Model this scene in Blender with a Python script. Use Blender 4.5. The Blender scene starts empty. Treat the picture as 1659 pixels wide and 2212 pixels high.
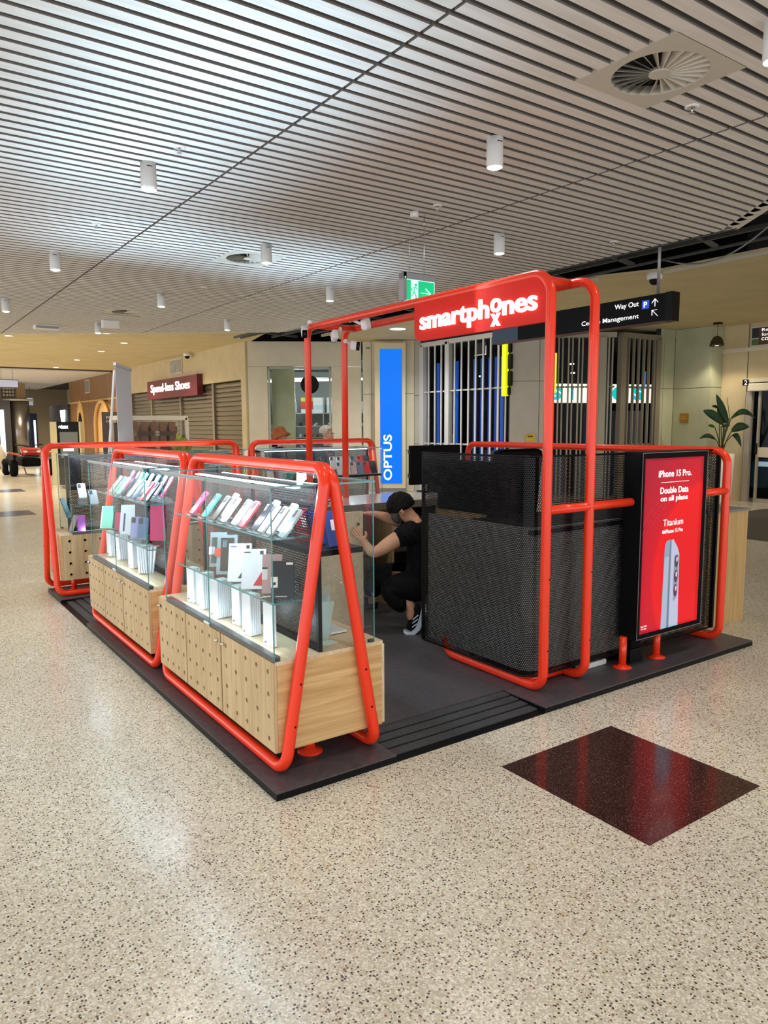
import bpy, bmesh, math, random
from mathutils import Vector, Matrix
random.seed(7)
S = bpy.context.scene
COL = S.collection
PI = math.pi

# ---------------------------------------------------------------- camera
def cam_matrix(yaw, pit, rol, loc):
    c, s = math.cos, math.sin
    F = Vector((s(yaw)*c(pit), c(yaw)*c(pit), -s(pit)))
    R0 = Vector((c(yaw), -s(yaw), 0))
    U0 = R0.cross(F)
    r = c(rol)*R0 + s(rol)*U0
    u = -s(rol)*R0 + c(rol)*U0
    m = Matrix((r, u, -F)).transposed().to_4x4()
    m.translation = loc
    return m
cd = bpy.data.cameras.new('camera')
cam = bpy.data.objects.new('camera', cd)
COL.objects.link(cam)
CAMP = Vector((-1.316, -2.697, 1.6))
cam.matrix_world = cam_matrix(math.radians(34.938), math.radians(6.767), math.radians(-0.287), CAMP)
cd.sensor_fit = 'HORIZONTAL'
cd.sensor_width = 36
cd.lens = 36*1579.53/1659
cd.clip_end = 200
S.camera = cam

# ---------------------------------------------------------------- light
W = bpy.data.worlds.new('world')
S.world = W
W.use_nodes = True
bg = W.node_tree.nodes['Background']
bg.inputs[0].default_value = (0.97, 0.98, 1.0, 1)
bg.inputs[1].default_value = 2.1
S.view_settings.view_transform = 'Standard'
S.view_settings.look = 'None'
S.view_settings.gamma = 1
S.view_settings.use_curve_mapping = False
S.view_settings.exposure = 0.24
S.cycles.max_bounces = 7
S.cycles.diffuse_bounces = 4
S.cycles.glossy_bounces = 3
S.cycles.transmission_bounces = 4
S.cycles.transparent_max_bounces = 28
S.cycles.caustics_reflective = False
S.cycles.caustics_refractive = False
S.cycles.sample_clamp_indirect = 4

def lamp(kind, loc, power, color=(1, 1, 1), size=0.1, size_y=None, rot=None, spread=None, angle=None, blend=0.5, radius=0.05):
    d = bpy.data.lights.new('lamp', kind)
    d.energy = power
    d.color = color
    if kind == 'AREA':
        d.size = size
        if size_y:
            d.shape = 'RECTANGLE'; d.size_y = size_y
        else:
            d.shape = 'DISK'
        if spread: d.spread = spread
    if kind == 'SPOT':
        d.spot_size = angle; d.spot_blend = blend; d.shadow_soft_size = radius
    if kind == 'POINT':
        d.shadow_soft_size = radius
    o = bpy.data.objects.new('lamp', d)
    COL.objects.link(o)
    o.location = loc
    if rot: o.rotation_euler = rot
    return o
WARM = (1.0, 0.86, 0.66)
NEUT = (1.0, 0.93, 0.82)
COOL = (0.72, 0.88, 1.0)

# ---------------------------------------------------------------- materials
MATS = {}
def nt(m):
    m.use_nodes = True
    return m.node_tree, m.node_tree.nodes, m.node_tree.links
def pm(name, col, rough=0.5, metal=0.0, coat=0.0, emit=None, es=0.0, spec=0.5, alpha=1.0):
    if name in MATS: return MATS[name]
    m = bpy.data.materials.new(name)
    t, N, L = nt(m)
    b = N['Principled BSDF']
    b.inputs['Base Color'].default_value = (*col, 1)
    b.inputs['Roughness'].default_value = rough
    b.inputs['Metallic'].default_value = metal
    b.inputs['Coat Weight'].default_value = coat
    b.inputs['Coat Roughness'].default_value = 0.06
    b.inputs['Specular IOR Level'].default_value = spec
    b.inputs['Alpha'].default_value = alpha
    if emit:
        b.inputs['Emission Color'].default_value = (*emit, 1)
        b.inputs['Emission Strength'].default_value = es
    MATS[name] = m
    return m
def tex_coord(N, L, scale, kind='Object'):
    tc = N.new('ShaderNodeTexCoord'); mp = N.new('ShaderNodeMapping')
    mp.inputs['Scale'].default_value = scale
    L.new(tc.outputs[kind], mp.inputs['Vector'])
    return mp.outputs['Vector']
def ramp(N, L, fac, stops, interp='LINEAR'):
    r = N.new('ShaderNodeValToRGB')
    r.color_ramp.interpolation = interp
    e = r.color_ramp.elements
    while len(e) < len(stops): e.new(0.5)
    for i, (p, c) in enumerate(stops):
        e[i].position = p; e[i].color = (*c, 1)
    L.new(fac, r.inputs['Fac'])
    return r.outputs['Color']
def wood(name, a, b, axis='z', scale=1.0, rough=0.45, wav=0.6, bump=0.1):
    if name in MATS: return MATS[name]
    m = bpy.data.materials.new(name); t, N, L = nt(m)
    p = N['Principled BSDF']
    st = {'x': (1.2, 22, 22), 'y': (22, 1.2, 22), 'z': (22, 22, 1.2)}[axis]
    v = tex_coord(N, L, tuple(s*scale for s in st))
    n1 = N.new('ShaderNodeTexNoise'); n1.inputs['Scale'].default_value = 1.6; n1.inputs['Detail'].default_value = 6
    n1.inputs['Distortion'].default_value = wav
    L.new(v, n1.inputs['Vector'])
    n2 = N.new('ShaderNodeTexNoise'); n2.inputs['Scale'].default_value = 7; n2.inputs['Detail'].default_value = 3
    L.new(v, n2.inputs['Vector'])
    ad = N.new('ShaderNodeMath'); ad.operation = 'MULTIPLY_ADD'; ad.inputs[1].default_value = 0.35
    L.new(n2.outputs['Fac'], ad.inputs[0]); L.new(n1.outputs['Fac'], ad.inputs[2])
    c = ramp(N, L, ad.outputs[0], [(0.45, a), (0.66, tuple((x+y)/2 for x, y in zip(a, b))), (0.88, b)])
    L.new(c, p.inputs['Base Color'])
    p.inputs['Roughness'].default_value = rough
    bp = N.new('ShaderNodeBump'); bp.inputs['Strength'].default_value = bump; bp.inputs['Distance'].default_value = 0.001
    L.new(ad.outputs[0], bp.inputs['Height']); L.new(bp.outputs['Normal'], p.inputs['Normal'])
    MATS[name] = m
    return m
def perforated(name, pitch, r, col=(0.012, 0.012, 0.014), rough=0.32):
    """black sheet punched with a staggered round hole pattern, laid out in metres on the sheet's own UV map"""
    if name in MATS: return MATS[name]
    m = bpy.data.materials.new(name); t, N, L = nt(m)
    p = N['Principled BSDF']
    p.inputs['Base Color'].default_value = (*col, 1); p.inputs['Roughness'].default_value = rough; p.inputs['Specular IOR Level'].default_value = 0.22
    tc = N.new('ShaderNodeTexCoord'); sp = N.new('ShaderNodeSeparateXYZ'); L.new(tc.outputs['UV'], sp.inputs[0])
    def M(op, a, b=None, c=None):
        n = N.new('ShaderNodeMath'); n.operation = op
        for i, x in enumerate((a, b, c)):
            if x is None: continue
            if isinstance(x, (int, float)): n.inputs[i].default_value = x
            else: L.new(x, n.inputs[i])
        return n.outputs[0]
    h = pitch*0.866
    v = M('DIVIDE', sp.outputs[1], h); row = M('FLOOR', v)
    odd = M('MODULO', row, 2.0)
    u = M('MULTIPLY_ADD', odd, 0.5, M('DIVIDE', sp.outputs[0], pitch))
    fu = M('MULTIPLY', M('SUBTRACT', M('FRACT', u), 0.5), pitch)
    fv = M('MULTIPLY', M('SUBTRACT', M('FRACT', v), 0.5), h)
    d = M('SQRT', M('ADD', M('MULTIPLY', fu, fu), M('MULTIPLY', fv, fv)))
    hole = M('GREATER_THAN', d, r)
    L.new(hole, p.inputs['Alpha'])
    MATS[name] = m
    return m
def glass(name, tint=(0.985, 0.995, 0.992), refl=0.0):
    if name in MATS: return MATS[name]
    m = bpy.data.materials.new(name); t, N, L = nt(m)
    N.remove(N['Principled BSDF']); out = N['Material Output']
    tr = N.new('ShaderNodeBsdfTransparent'); tr.inputs[0].default_value = (*tint, 1)
    gl = N.new('ShaderNodeBsdfGlossy'); gl.inputs['Roughness'].default_value = 0.01
    lw = N.new('ShaderNodeFresnel'); lw.inputs['IOR'].default_value = 1.5
    mu = N.new('ShaderNodeMath'); mu.operation = 'MULTIPLY_ADD'; mu.inputs[1].default_value = 0.12; mu.inputs[2].default_value = refl*0.1
    L.new(lw.outputs[0], mu.inputs[0])
    mx = N.new('ShaderNodeMixShader')
    L.new(mu.outputs[0], mx.inputs[0]); L.new(tr.outputs[0], mx.inputs[1]); L.new(gl.outputs[0], mx.inputs[2])
    L.new(mx.outputs[0], out.inputs['Surface'])
    MATS[name] = m
    return m
def clear_plastic(name, col, a=0.35):
    if name in MATS: return MATS[name]
    m = bpy.data.materials.new(name); t, N, L = nt(m)
    N.remove(N['Principled BSDF']); out = N['Material Output']
    tr = N.new('ShaderNodeBsdfTransparent'); tr.inputs[0].default_value = (*[min(1, 0.3+0.7*c) for c in col], 1)
    pb = N.new('ShaderNodeBsdfPrincipled'); pb.inputs['Base Color'].default_value = (*col, 1); pb.inputs['Roughness'].default_value = 0.15
    mx = N.new('ShaderNodeMixShader'); mx.inputs[0].default_value = a
    L.new(tr.outputs[0], mx.inputs[1]); L.new(pb.outputs[0], mx.inputs[2]); L.new(mx.outputs[0], out.inputs['Surface'])
    MATS[name] = m
    return m
def terrazzo():
    m = bpy.data.materials.new('terrazzo'); t, N, L = nt(m)
    p = N['Principled BSDF']
    v = tex_coord(N, L, (1, 1, 1))
    vr = N.new('ShaderNodeTexVoronoi'); vr.inputs['Scale'].default_value = 165; L.new(v, vr.inputs['Vector'])
    sp = N.new('ShaderNodeSeparateColor'); L.new(vr.outputs['Color'], sp.inputs[0])
    base = ramp(N, L, sp.outputs[0], [(0.0, (0.60, 0.55, 0.43)), (0.35, (0.72, 0.67, 0.56)), (0.6, (0.50, 0.45, 0.35)), (0.8, (0.82, 0.79, 0.70)), (1.0, (0.57, 0.51, 0.39))], 'CONSTANT')
    # second sieve of dark and rust-coloured chips
    v2 = N.new('ShaderNodeTexVoronoi'); v2.inputs['Scale'].default_value = 104; v2.inputs['Randomness'].default_value = 1; L.new(v, v2.inputs['Vector'])
    s2 = N.new('ShaderNodeSeparateColor'); L.new(v2.outputs['Color'], s2.inputs[0])
    chip = ramp(N, L, s2.outputs[1], [(0.0, (0.05, 0.04, 0.035)), (0.4, (0.16, 0.10, 0.06)), (0.7, (0.26, 0.13, 0.07)), (0.85, (0.10, 0.09, 0.08))], 'CONSTANT')
    pick = N.new('ShaderNodeMath'); pick.operation = 'LESS_THAN'; pick.inputs[1].default_value = 0.30; L.new(s2.outputs[0], pick.inputs[0])
    small = N.new('ShaderNodeMath'); small.operation = 'LESS_THAN'; small.inputs[1].default_value = 0.40; L.new(v2.outputs['Distance'], small.inputs[0])
    mk = N.new('ShaderNodeMath'); mk.operation = 'MULTIPLY'; L.new(pick.outputs[0], mk.inputs[0]); L.new(small.outputs[0], mk.inputs[1])
    mx = N.new('ShaderNodeMix'); mx.data_type = 'RGBA'
    L.new(mk.outputs[0], mx.inputs[0]); L.new(base, mx.inputs[6]); L.new(chip, mx.inputs[7])
    big = N.new('ShaderNodeTexNoise'); big.inputs['Scale'].default_value = 0.7; big.inputs['Detail'].default_value = 3; L.new(v, big.inputs['Vector'])
    bc = ramp(N, L, big.outputs['Fac'], [(0.3, (0.90, 0.90, 0.90)), (0.7, (1.0, 1.0, 1.0))])
    mm = N.new('ShaderNodeMix'); mm.data_type = 'RGBA'; mm.blend_type = 'MULTIPLY'; mm.inputs[0].default_value = 1
    L.new(mx.outputs[2], mm.inputs[6]); L.new(bc, mm.inputs[7])
    L.new(mm.outputs[2], p.inputs['Base Color'])
    rn = N.new('ShaderNodeTexNoise'); rn.inputs['Scale'].default_value = 3; L.new(v, rn.inputs['Vector'])
    rr = N.new('ShaderNodeMapRange'); rr.inputs[3].default_value = 0.16; rr.inputs[4].default_value = 0.27; L.new(rn.outputs['Fac'], rr.inputs[0])
    L.new(rr.outputs[0], p.inputs['Roughness'])
    p.inputs['Specular IOR Level'].default_value = 0.5
    MATS['terrazzo'] = m
    return m
def speckle(name, c1, c2, scale, rough, c3=None, spec=0.5):
    m = bpy.data.materials.new(name); t, N, L = nt(m); p = N['Principled BSDF']
    v = tex_coord(N, L, (1, 1, 1))
    vr = N.new('ShaderNodeTexVoronoi'); vr.inputs['Scale'].default_value = scale; L.new(v, vr.inputs['Vector'])
    s2 = N.new('ShaderNodeSeparateColor'); L.new(vr.outputs['Color'], s2.inputs[0])
    c = ramp(N, L, s2.outputs[0], [(0.0, c1), (0.72, c2), (0.93, c3 or c2)], 'CONSTANT')
    L.new(c, p.inputs['Base Color']); p.inputs['Roughness'].default_value = rough; p.inputs['Specular IOR Level'].default_value = spec
    MATS[name] = m
    return m
def noisy(name, c1, c2, scale=6, rough=0.6, st=(1, 1, 1), coat=0):
    if name in MATS: return MATS[name]
    m = bpy.data.materials.new(name); t, N, L = nt(m); p = N['Principled BSDF']
    v = tex_coord(N, L, st)
    n = N.new('ShaderNodeTexNoise'); n.inputs['Scale'].default_value = scale; n.inputs['Detail'].default_value = 4; L.new(v, n.inputs['Vector'])
    L.new(ramp(N, L, n.outputs['Fac'], [(0.35, c1), (0.65, c2)]), p.inputs['Base Color'])
    p.inputs['Roughness'].default_value = rough; p.inputs['Coat Weight'].default_value = coat
    MATS[name] = m
    return m

RED = pm('red_tube', (0.88, 0.044, 0.012), 0.30, coat=0.25, spec=0.35)
REDB = pm('red_board', (0.72, 0.016, 0.006), 0.55, spec=0.25)
OAKV = wood('oak_upright', (0.46, 0.32, 0.16), (0.66, 0.50, 0.29), 'z', 1.3, wav=0.3)
OAKH = wood('oak_across', (0.50, 0.30, 0.11), (0.72, 0.49, 0.23), 'x', 0.55, wav=2.2)
OAKHY = wood('oak_across_deep', (0.50, 0.30, 0.11), (0.72, 0.49, 0.23), 'y', 0.55, wav=2.2)
OAKP = wood('oak_pale', (0.56, 0.43, 0.26), (0.74, 0.60, 0.41), 'y', 1.0, wav=0.5)
SLATM = wood('limed_slat', (0.74, 0.71, 0.67), (0.86, 0.84, 0.81), 'x', 0.6, rough=0.65, wav=1.0, bump=0.03)
TIMB = wood('timber_cladding', (0.16, 0.075, 0.022), (0.30, 0.15, 0.05), 'z', 0.5)
TIMB2 = wood('timber_light', (0.50, 0.29, 0.09), (0.68, 0.42, 0.16), 'z', 0.5)
BLACK = pm('black_metal', (0.005, 0.005, 0.006), 0.35, spec=0.14)
BLACKM = pm('black_matt', (0.004, 0.004, 0.005), 0.7, spec=0.08)
CHAR = pm('charcoal', (0.05, 0.05, 0.055), 0.5)
GREY = pm('grey_metal', (0.30, 0.30, 0.31), 0.4, metal=0.4)
ALU = pm('aluminium', (0.55, 0.55, 0.55), 0.3, metal=0.9)
CHROME = pm('chrome', (0.8, 0.8, 0.8), 0.12, metal=1.0)
WHITE = pm('white_plastic', (0.80, 0.80, 0.80), 0.4)
WHITEP = pm('white_card', (0.82, 0.86, 0.90), 0.55)
PLATTOP = noisy('platform_laminate', (0.055, 0.050, 0.058), (0.080, 0.074, 0.082), 30, 0.42)
PERF = perforated('perforated_sheet', 0.0128, 0.0041, col=(.004,.004,.005), rough=0.22)
PERFS = perforated('perforated_fine', 0.0140, 0.0034, col=(.004,.004,.005))
GLASS = glass('pane_glass')
GSHELF = glass('shelf_glass', (0.93, 0.98, 0.975), 0.3)
GEDGE = pm('glass_edge', (0.06, 0.26, 0.27), 0.15, spec=0.8)
GTOP = glass('shop_glass', (0.95, 0.97, 0.95))
ACRYL = clear_plastic('acrylic', (0.85, 0.92, 0.95), 0.14)
PLAST = noisy('ceiling_plaster', (0.60, 0.50, 0.28), (0.66, 0.56, 0.33), 2, 0.8)
WALLC = noisy('wall_panel_cream', (0.62, 0.56, 0.42), (0.67, 0.61, 0.47), 3, 0.45, coat=0.1)
WALLW = noisy('wall_warm_beige', (0.54, 0.44, 0.25), (0.60, 0.50, 0.30), 3, 0.5, coat=0.1)
WALLG = noisy('wall_panel_grey', (0.42, 0.40, 0.36), (0.46, 0.44, 0.39), 3, 0.5)
WALLGR = noisy('wall_panel_greenish', (0.40, 0.41, 0.27), (0.45, 0.46, 0.31), 3, 0.5)
DARKGAP = pm('dark_joint', (0.03, 0.028, 0.025), 0.8)
EMW = pm('lamp_lens', (1, 1, 1), 0.5, emit=(1.0, 0.95, 0.86), es=14)
EMB = pm('bright_lens', (1, 1, 1), 0.5, emit=(1.0, 1.0, 0.98), es=40)
EMS = pm('small_lens', (1, 1, 1), 0.5, emit=(1.0, 0.93, 0.8), es=7)
LEDM = pm('led_strip', (1, 1, 1), 0.5, emit=(0.80, 0.92, 1.0), es=5)
LETW = pm('lit_letter', (0.9, 0.9, 0.9), 0.4, emit=(0.93, 0.97, 1.0), es=1.25)
LETF = pm('white_print_glow', (0.85, 0.85, 0.85), 0.5, emit=(1, 1, 1), es=0.8)  # print given a glow of its own so the lettering reads whiter
INK = pm('black_print', (0.015, 0.015, 0.015), 0.6)

# ---------------------------------------------------------------- object helpers
WM = {}
def tag(o, label=None, cat=None, group=None, kind=None):
    if label: o['label'] = label
    if cat: o['category'] = cat
    if group: o['group'] = group
    if kind: o['kind'] = kind
    return o
def thing(name, label, cat, loc=(0, 0, 0), rz=0.0, group=None):
    o = bpy.data.objects.new(name, None)
    o.empty_display_size = 0.1
    COL.objects.link(o)
    o.location = loc; o.rotation_euler = (0, 0, rz)
    WM[o.name] = Matrix.Translation(loc) @ Matrix.Rotation(rz, 4, 'Z')
    return tag(o, label, cat, group)
def structure(name):
    o = bpy.data.objects.new(name, None); COL.objects.link(o)
    WM[o.name] = Matrix.Identity(4); o['kind'] = 'structure'
    return o
class MB:
    def __init__(self):
        self.bm = bmesh.new()
        self.uv = None
    def face(self, pts):
        return self.bm.faces.new([self.bm.verts.new(p) for p in pts])
    def box(self, a, b, bev=0.0, M=None, seg=2):
        lo = [min(a[i], b[i]) for i in range(3)]; hi = [max(a[i], b[i]) for i in range(3)]
        c = Vector([(lo[i]+hi[i])/2 for i in range(3)]); s = [max(hi[i]-lo[i], 1e-5) for i in range(3)]
        T = Matrix.Translation(c) @ Matrix.Diagonal((*s, 1))
        r = bmesh.ops.create_cube(self.bm, size=1, matrix=T)
        vs = r['verts']
        if bev > 0:
            es = {e for v in vs for e in v.link_edges}
            rb = bmesh.ops.bevel(self.bm, geom=list(es), offset=bev, segments=seg, affect='EDGES', profile=0.5)
            vs = {v for f in rb['faces'] for v in f.verts} | {v for v in vs if v.is_valid}
        if M is not None:
            bmesh.ops.transform(self.bm, matrix=M, verts=list(vs))
        return self
    def obox(self, c, u, v, w, su, sv, sw, bev=0.0):
        M = Matrix((Vector(u).normalized(), Vector(v).normalized(), Vector(w).normalized())).transposed().to_4x4()
        M.translation = Vector(c)
        return self.box((-su/2, -sv/2, -sw/2), (su/2, sv/2, sw/2), bev, M)
    def bar(self, p, q, w, h=None, up=(0, 0, 1)):
        p, q = Vector(p), Vector(q); d = q-p; h = h or w
        z = d.normalized(); x = Vector(up).cross(z)
        if x.length < 1e-4: x = Vector((1, 0, 0)).cross(z)
        x.normalize(); y = z.cross(x)
        return self.obox((p+q)/2, x, y, z, w, h, d.length)
    def cyl(self, p, q, r, r2=None, n=20, cap=True):
        p, q = Vector(p), Vector(q); z = (q-p).normalized()
        x = z.orthogonal().normalized(); y = z.cross(x); r2 = r if r2 is None else r2
        A = [self.bm.verts.new(p+(x*math.cos(2*PI*i/n)+y*math.sin(2*PI*i/n))*r) for i in range(n)]
        B = [self.bm.verts.new(q+(x*math.cos(2*PI*i/n)+y*math.sin(2*PI*i/n))*r2) for i in range(n)]
        for i in range(n):
            f = self.bm.faces.new([A[i], A[(i+1) % n], B[(i+1) % n], B[i]]); f.smooth = True
        if cap:
            self.bm.faces.new(A[::-1]); self.bm.faces.new(B)
        return self
    def lathe(self, c, prof, n=28, axis=(0, 0, 1)):
        z = Vector(axis).normalized(); x = z.orthogonal().normalized(); y = z.cross(x); c = Vector(c)
        rings = []
        for r, h in prof:
            rings.append([self.bm.verts.new(c+z*h+(x*math.cos(2*PI*i/n)+y*math.sin(2*PI*i/n))*max(r, 1e-4)) for i in range(n)])
        for a, b in zip(rings, rings[1:]):
            for i in range(n):
                f = self.bm.faces.new([a[i], a[(i+1) % n], b[(i+1) % n], b[i]]); f.smooth = True
        self.bm.faces.new(rings[0][::-1]); self.bm.faces.new(rings[-1])
        return self
    def sweep(self, pts, r, n=14, closed=False, radii=None):
        pts = [Vector(p) for p in pts]
        N_ = len(pts); T = []
        for i in range(N_):
            a = pts[i-1] if (closed or i > 0) else pts[i]
            b = pts[(i+1) % N_] if (closed or i < N_-1) else pts[i]
            T.append((b-a).normalized())
        u = T[0].orthogonal().normalized(); rings = []
        for i in range(N_):
            if i > 0:
                u = (T[i-1].rotation_difference(T[i]) @ u).normalized()
            v = T[i].cross(u); rr = radii[i] if radii else r
            rings.append([self.bm.verts.new(pts[i]+(u*math.cos(2*PI*k/n)+v*math.sin(2*PI*k/n))*rr) for k in range(n)])
        m = N_ if closed else N_-1
        for i in range(m):
            a, b = rings[i], rings[(i+1) % N_]
            off = 0
            if closed and i == N_-1:
                off = min(range(n), key=lambda o: (a[0].co-b[o].co).length)
            for k in range(n):
                f = self.bm.faces.new([a[k], a[(k+1) % n], b[(k+1+off) % n], b[(k+off) % n]]); f.smooth = True
        if not closed:
            self.bm.faces.new(rings[0][::-1]); self.bm.faces.new(rings[-1])
        return self
    def prism(self, poly, z0, z1, M=None):
        A = [Vector((x, y, z0)) for x, y in poly]; B = [Vector((x, y, z1)) for x, y in poly]
        if M is not None:
            A = [M @ p for p in A]; B = [M @ p for p in B]
        A = [self.bm.verts.new(p) for p in A]; B = [self.bm.verts.new(p) for p in B]
        n = len(A)
        for i in range(n):
            self.bm.faces.new([A[i], A[(i+1) % n], B[(i+1) % n], B[i]])
        self.bm.faces.new(A[::-1]); self.bm.faces.new(B)
        return self
    def holed(self, o, u, v, w, h, nc, nr, r, depth, n=12):
        """sheet with real round holes: o corner, u and v directions, w x h size"""
        o, u, v = Vector(o), Vector(u), Vector(v); nrm = u.cross(v).normalized()
        cw, ch = w/nc, h/nr
        bm = self.bm; cache = {}
        def V(p):
            k = (round(p.x, 5), round(p.y, 5), round(p.z, 5))
            if k not in cache: cache[k] = bm.verts.new(p)
            return cache[k]
        for i in range(nc):
            for j in range(nr):
                c = o+u*((i+.5)*cw)+v*((j+.5)*ch)
                inn, out, bk = [], [], []
                for k in range(n):
                    a = 2*PI*k/n; ca, sa = math.cos(a), math.sin(a)
                    s = 1/max(abs(ca), abs(sa))
                    # snap the sample nearest a corner onto the corner
                    x, y = ca*s, sa*s
                    inn.append(bm.verts.new(c+u*(ca*r)+v*(sa*r)))
                    bk.append(bm.verts.new(c+u*(ca*r)+v*(sa*r)-nrm*depth))
                    out.append(V(c+u*(x*cw/2)+v*(y*ch/2)))
                for k in range(n):
                    k2 = (k+1) % n
                    a0 = (2*PI*k/n); a1 = a0+2*PI/n
                    corner = None
                    for q in range(4):
                        ac = PI/4+q*PI/2
                        if a0 < ac < a1: corner = V(c+u*(cw/2*(1 if math.cos(ac) > 0 else -1))+v*(ch/2*(1 if math.sin(ac) > 0 else -1)))
                    fs = [inn[k], out[k]] + ([corner] if corner else []) + [out[k2], inn[k2]]
                    bm.faces.new(fs)
                    bm.faces.new([inn[k2], bk[k2], bk[k], inn[k]])
        return self
    def sheet_uv(self, pts2, z0, z1, axis='v'):
        """vertical sheet along a 2-D polyline with UVs in metres"""
        if self.uv is None: self.uv = self.bm.loops.layers.uv.new('UVMap')
        s = 0; P = [Vector(p) for p in pts2]
        for a, b in zip(P, P[1:]):
            l = (b-a).length
            f = self.bm.faces.new([self.bm.verts.new((a.x, a.y, z0)), self.bm.verts.new((b.x, b.y, z0)), self.bm.verts.new((b.x, b.y, z1)), self.bm.verts.new((a.x, a.y, z1))])
            for lp, uv in zip(f.loops, ((s, z0), (s+l, z0), (s+l, z1), (s, z1))): lp[self.uv].uv = uv
            f.smooth = True
            s += l
        return self
    def build(self, name, mat, parent=None, label=None, kind=None, local=False, merge=False):
        me = bpy.data.meshes.new(name)
        if merge: bmesh.ops.remove_doubles(self.bm, verts=self.bm.verts, dist=1e-5)
        if self.uv is None:
            bmesh.ops.recalc_face_normals(self.bm, faces=self.bm.faces)
        if parent is not None and not local:
            bmesh.ops.transform(self.bm, matrix=WM[parent.name].inverted(), verts=self.bm.verts)
        self.bm.to_mesh(me); self.bm.free()
        if mat is not None: me.materials.append(mat)
        o = bpy.data.objects.new(name, me)
        COL.objects.link(o)
        if parent is not None:
            o.parent = parent; WM[o.name] = WM[parent.name]
        else: WM[o.name] = Matrix.Identity(4)
        if label: o['label'] = label
        if kind: o['kind'] = kind
        return o
def B(name, mat, parent, *boxes, bev=0.0, **kw):
    m = MB()
    for a, b in boxes: m.box(a, b, bev)
    return m.build(name, mat, parent, **kw)
def arc_path(P, rad, closed=False, seg=8):
    P = [Vector(p) for p in P]; n = len(P); out = []
    for i in range(n):
        if not closed and i in (0, n-1):
            out.append(P[i]); continue
        a, b, c = P[i-1], P[i], P[(i+1) % n]
        r = rad[i] if isinstance(rad, (list, tuple)) else rad
        d1, d2 = (a-b).normalized(), (c-b).normalized()
        ang = d1.angle(d2); t = r/math.tan(ang/2)
        s, e = b+d1*t, b+d2*t
        ctr = b+(d1+d2).normalized()*(r/math.sin(ang/2))
        v0, v1 = s-ctr, e-ctr; tot = v0.angle(v1); ax = v0.cross(v1).normalized()
        for k in range(seg+1):
            out.append(ctr+Matrix.Rotation(tot*k/seg, 3, ax) @ v0)
    return out
def dup(root, loc=None, rot=None, label=None, group=None):
    r = root.copy(); COL.objects.link(r)
    if loc is not None: r.location = loc
    if rot is not None: r.rotation_euler = rot
    if label: r['label'] = label
    if group: r['group'] = group
    for ch in list(root.children):
        c = ch.copy(); COL.objects.link(c); c.parent = r
        for g in list(ch.children):
            d = g.copy(); COL.objects.link(d); d.parent = c
    return r
FONT = None
def text_mesh(s, size=1.0, offset=0.0, extrude=0.0, bevel=0.0, spacing=1.0):
    cu = bpy.data.curves.new('t', 'FONT'); cu.body = s; cu.size = size; cu.offset = offset; cu.extrude = extrude
    cu.bevel_depth = bevel; cu.bevel_resolution = 2; cu.resolution_u = 4; cu.space_character = spacing
    o = bpy.data.objects.new('t', cu); COL.objects.link(o)
    dg = bpy.context.evaluated_depsgraph_get()
    me = bpy.data.meshes.new_from_object(o.evaluated_get(dg))
    bpy.data.objects.remove(o); bpy.data.curves.remove(cu)
    return me
def put_text(s, name, mat, parent, left, right_dir, up, width=None, height=None, offset=0.0, extrude=0.001, bevel=0.0, label=None, spacing=1.0, base=False):
    """lays lettering on a plane: `left` is the lower-left corner of the word's box, sizes in metres"""
    me = text_mesh(s, 1.0, offset, 0.0, 0.0, spacing)
    xs = [v.co.x for v in me.vertices]; ys = [v.co.y for v in me.vertices]
    x0, x1, y0, y1 = min(xs), max(xs), min(ys), max(ys)
    bpy.data.meshes.remove(me)
    if width is None: sx = sy = height/(y1-y0)
    elif height is None: sx = sy = width/(x1-x0)
    else: sx, sy = width/(x1-x0), height/(y1-y0)
    me = text_mesh(s, 1.0, offset, extrude/max(sx, 1e-6)*1.0, bevel/max(sx, 1e-6), spacing)
    r, u = Vector(right_dir).normalized(), Vector(up).normalized(); n = r.cross(u)
    L0 = Vector(left)
    inv = WM[parent.name].inverted() if parent else Matrix.Identity(4)
    for v in me.vertices:
        p = L0+r*((v.co.x-x0)*sx)+u*((v.co.y-(0 if base else y0))*sy)+n*(v.co.z*sx)
        v.co = inv @ p
    me.materials.clear(); me.materials.append(mat)
    o = bpy.data.objects.new(name, me); COL.objects.link(o)
    if parent: o.parent = parent; WM[o.name] = WM[parent.name]
    if label: o['label'] = label
    return o
YN, XP, UP = Vector((0, -1, 0)), Vector((1, 0, 0)), Vector((0, 0, 1))
# ================================================================ SETTING
# ---- floor
TERR = terrazzo()
fl = MB(); fl.box((-9, -9, -0.2), (20, 46, 0.0))
floor = fl.build('floor', TERR, kind='structure')
floor['label'] = 'cream terrazzo floor with fine brown and dark chips'
TILE = speckle('plum_terrazzo', (0.045, 0.018, 0.016), (0.028, 0.014, 0.014), 420, 0.12, (0.22, 0.13, 0.11))
def inset(x0, y0, x1, y1, label=None):
    return B('floor_tile', TILE, floor, ((x0, y0, -0.01), (x1, y1, 0.0012)), label=label)
inset(1.01, -1.125, 1.813, -0.322, 'polished plum coloured inset tile')
TILE2 = pm('grey_inset', (0.10, 0.10, 0.13), 0.2)
for (x, y) in ((0.2, 11.9), (0.9, 17.4), (-3.5, 11.9), (1.2, 24.0)):
    B('floor_tile', TILE2, floor, ((x, y, -0.01), (x+.9, y+.9, 0.0012)))
MATM = noisy('entrance_mat', (0.045, 0.04, 0.035), (0.075, 0.065, 0.05), 60, 0.9)
B('entrance_mat', MATM, floor, ((8.6, 0.4, -0.01), (12.4, 4.4, 0.004)), label='dark ribbed mat set into the floor')
JNT = pm('floor_joint', (0.16, 0.14, 0.11), 0.6)
jm = MB()
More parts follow.
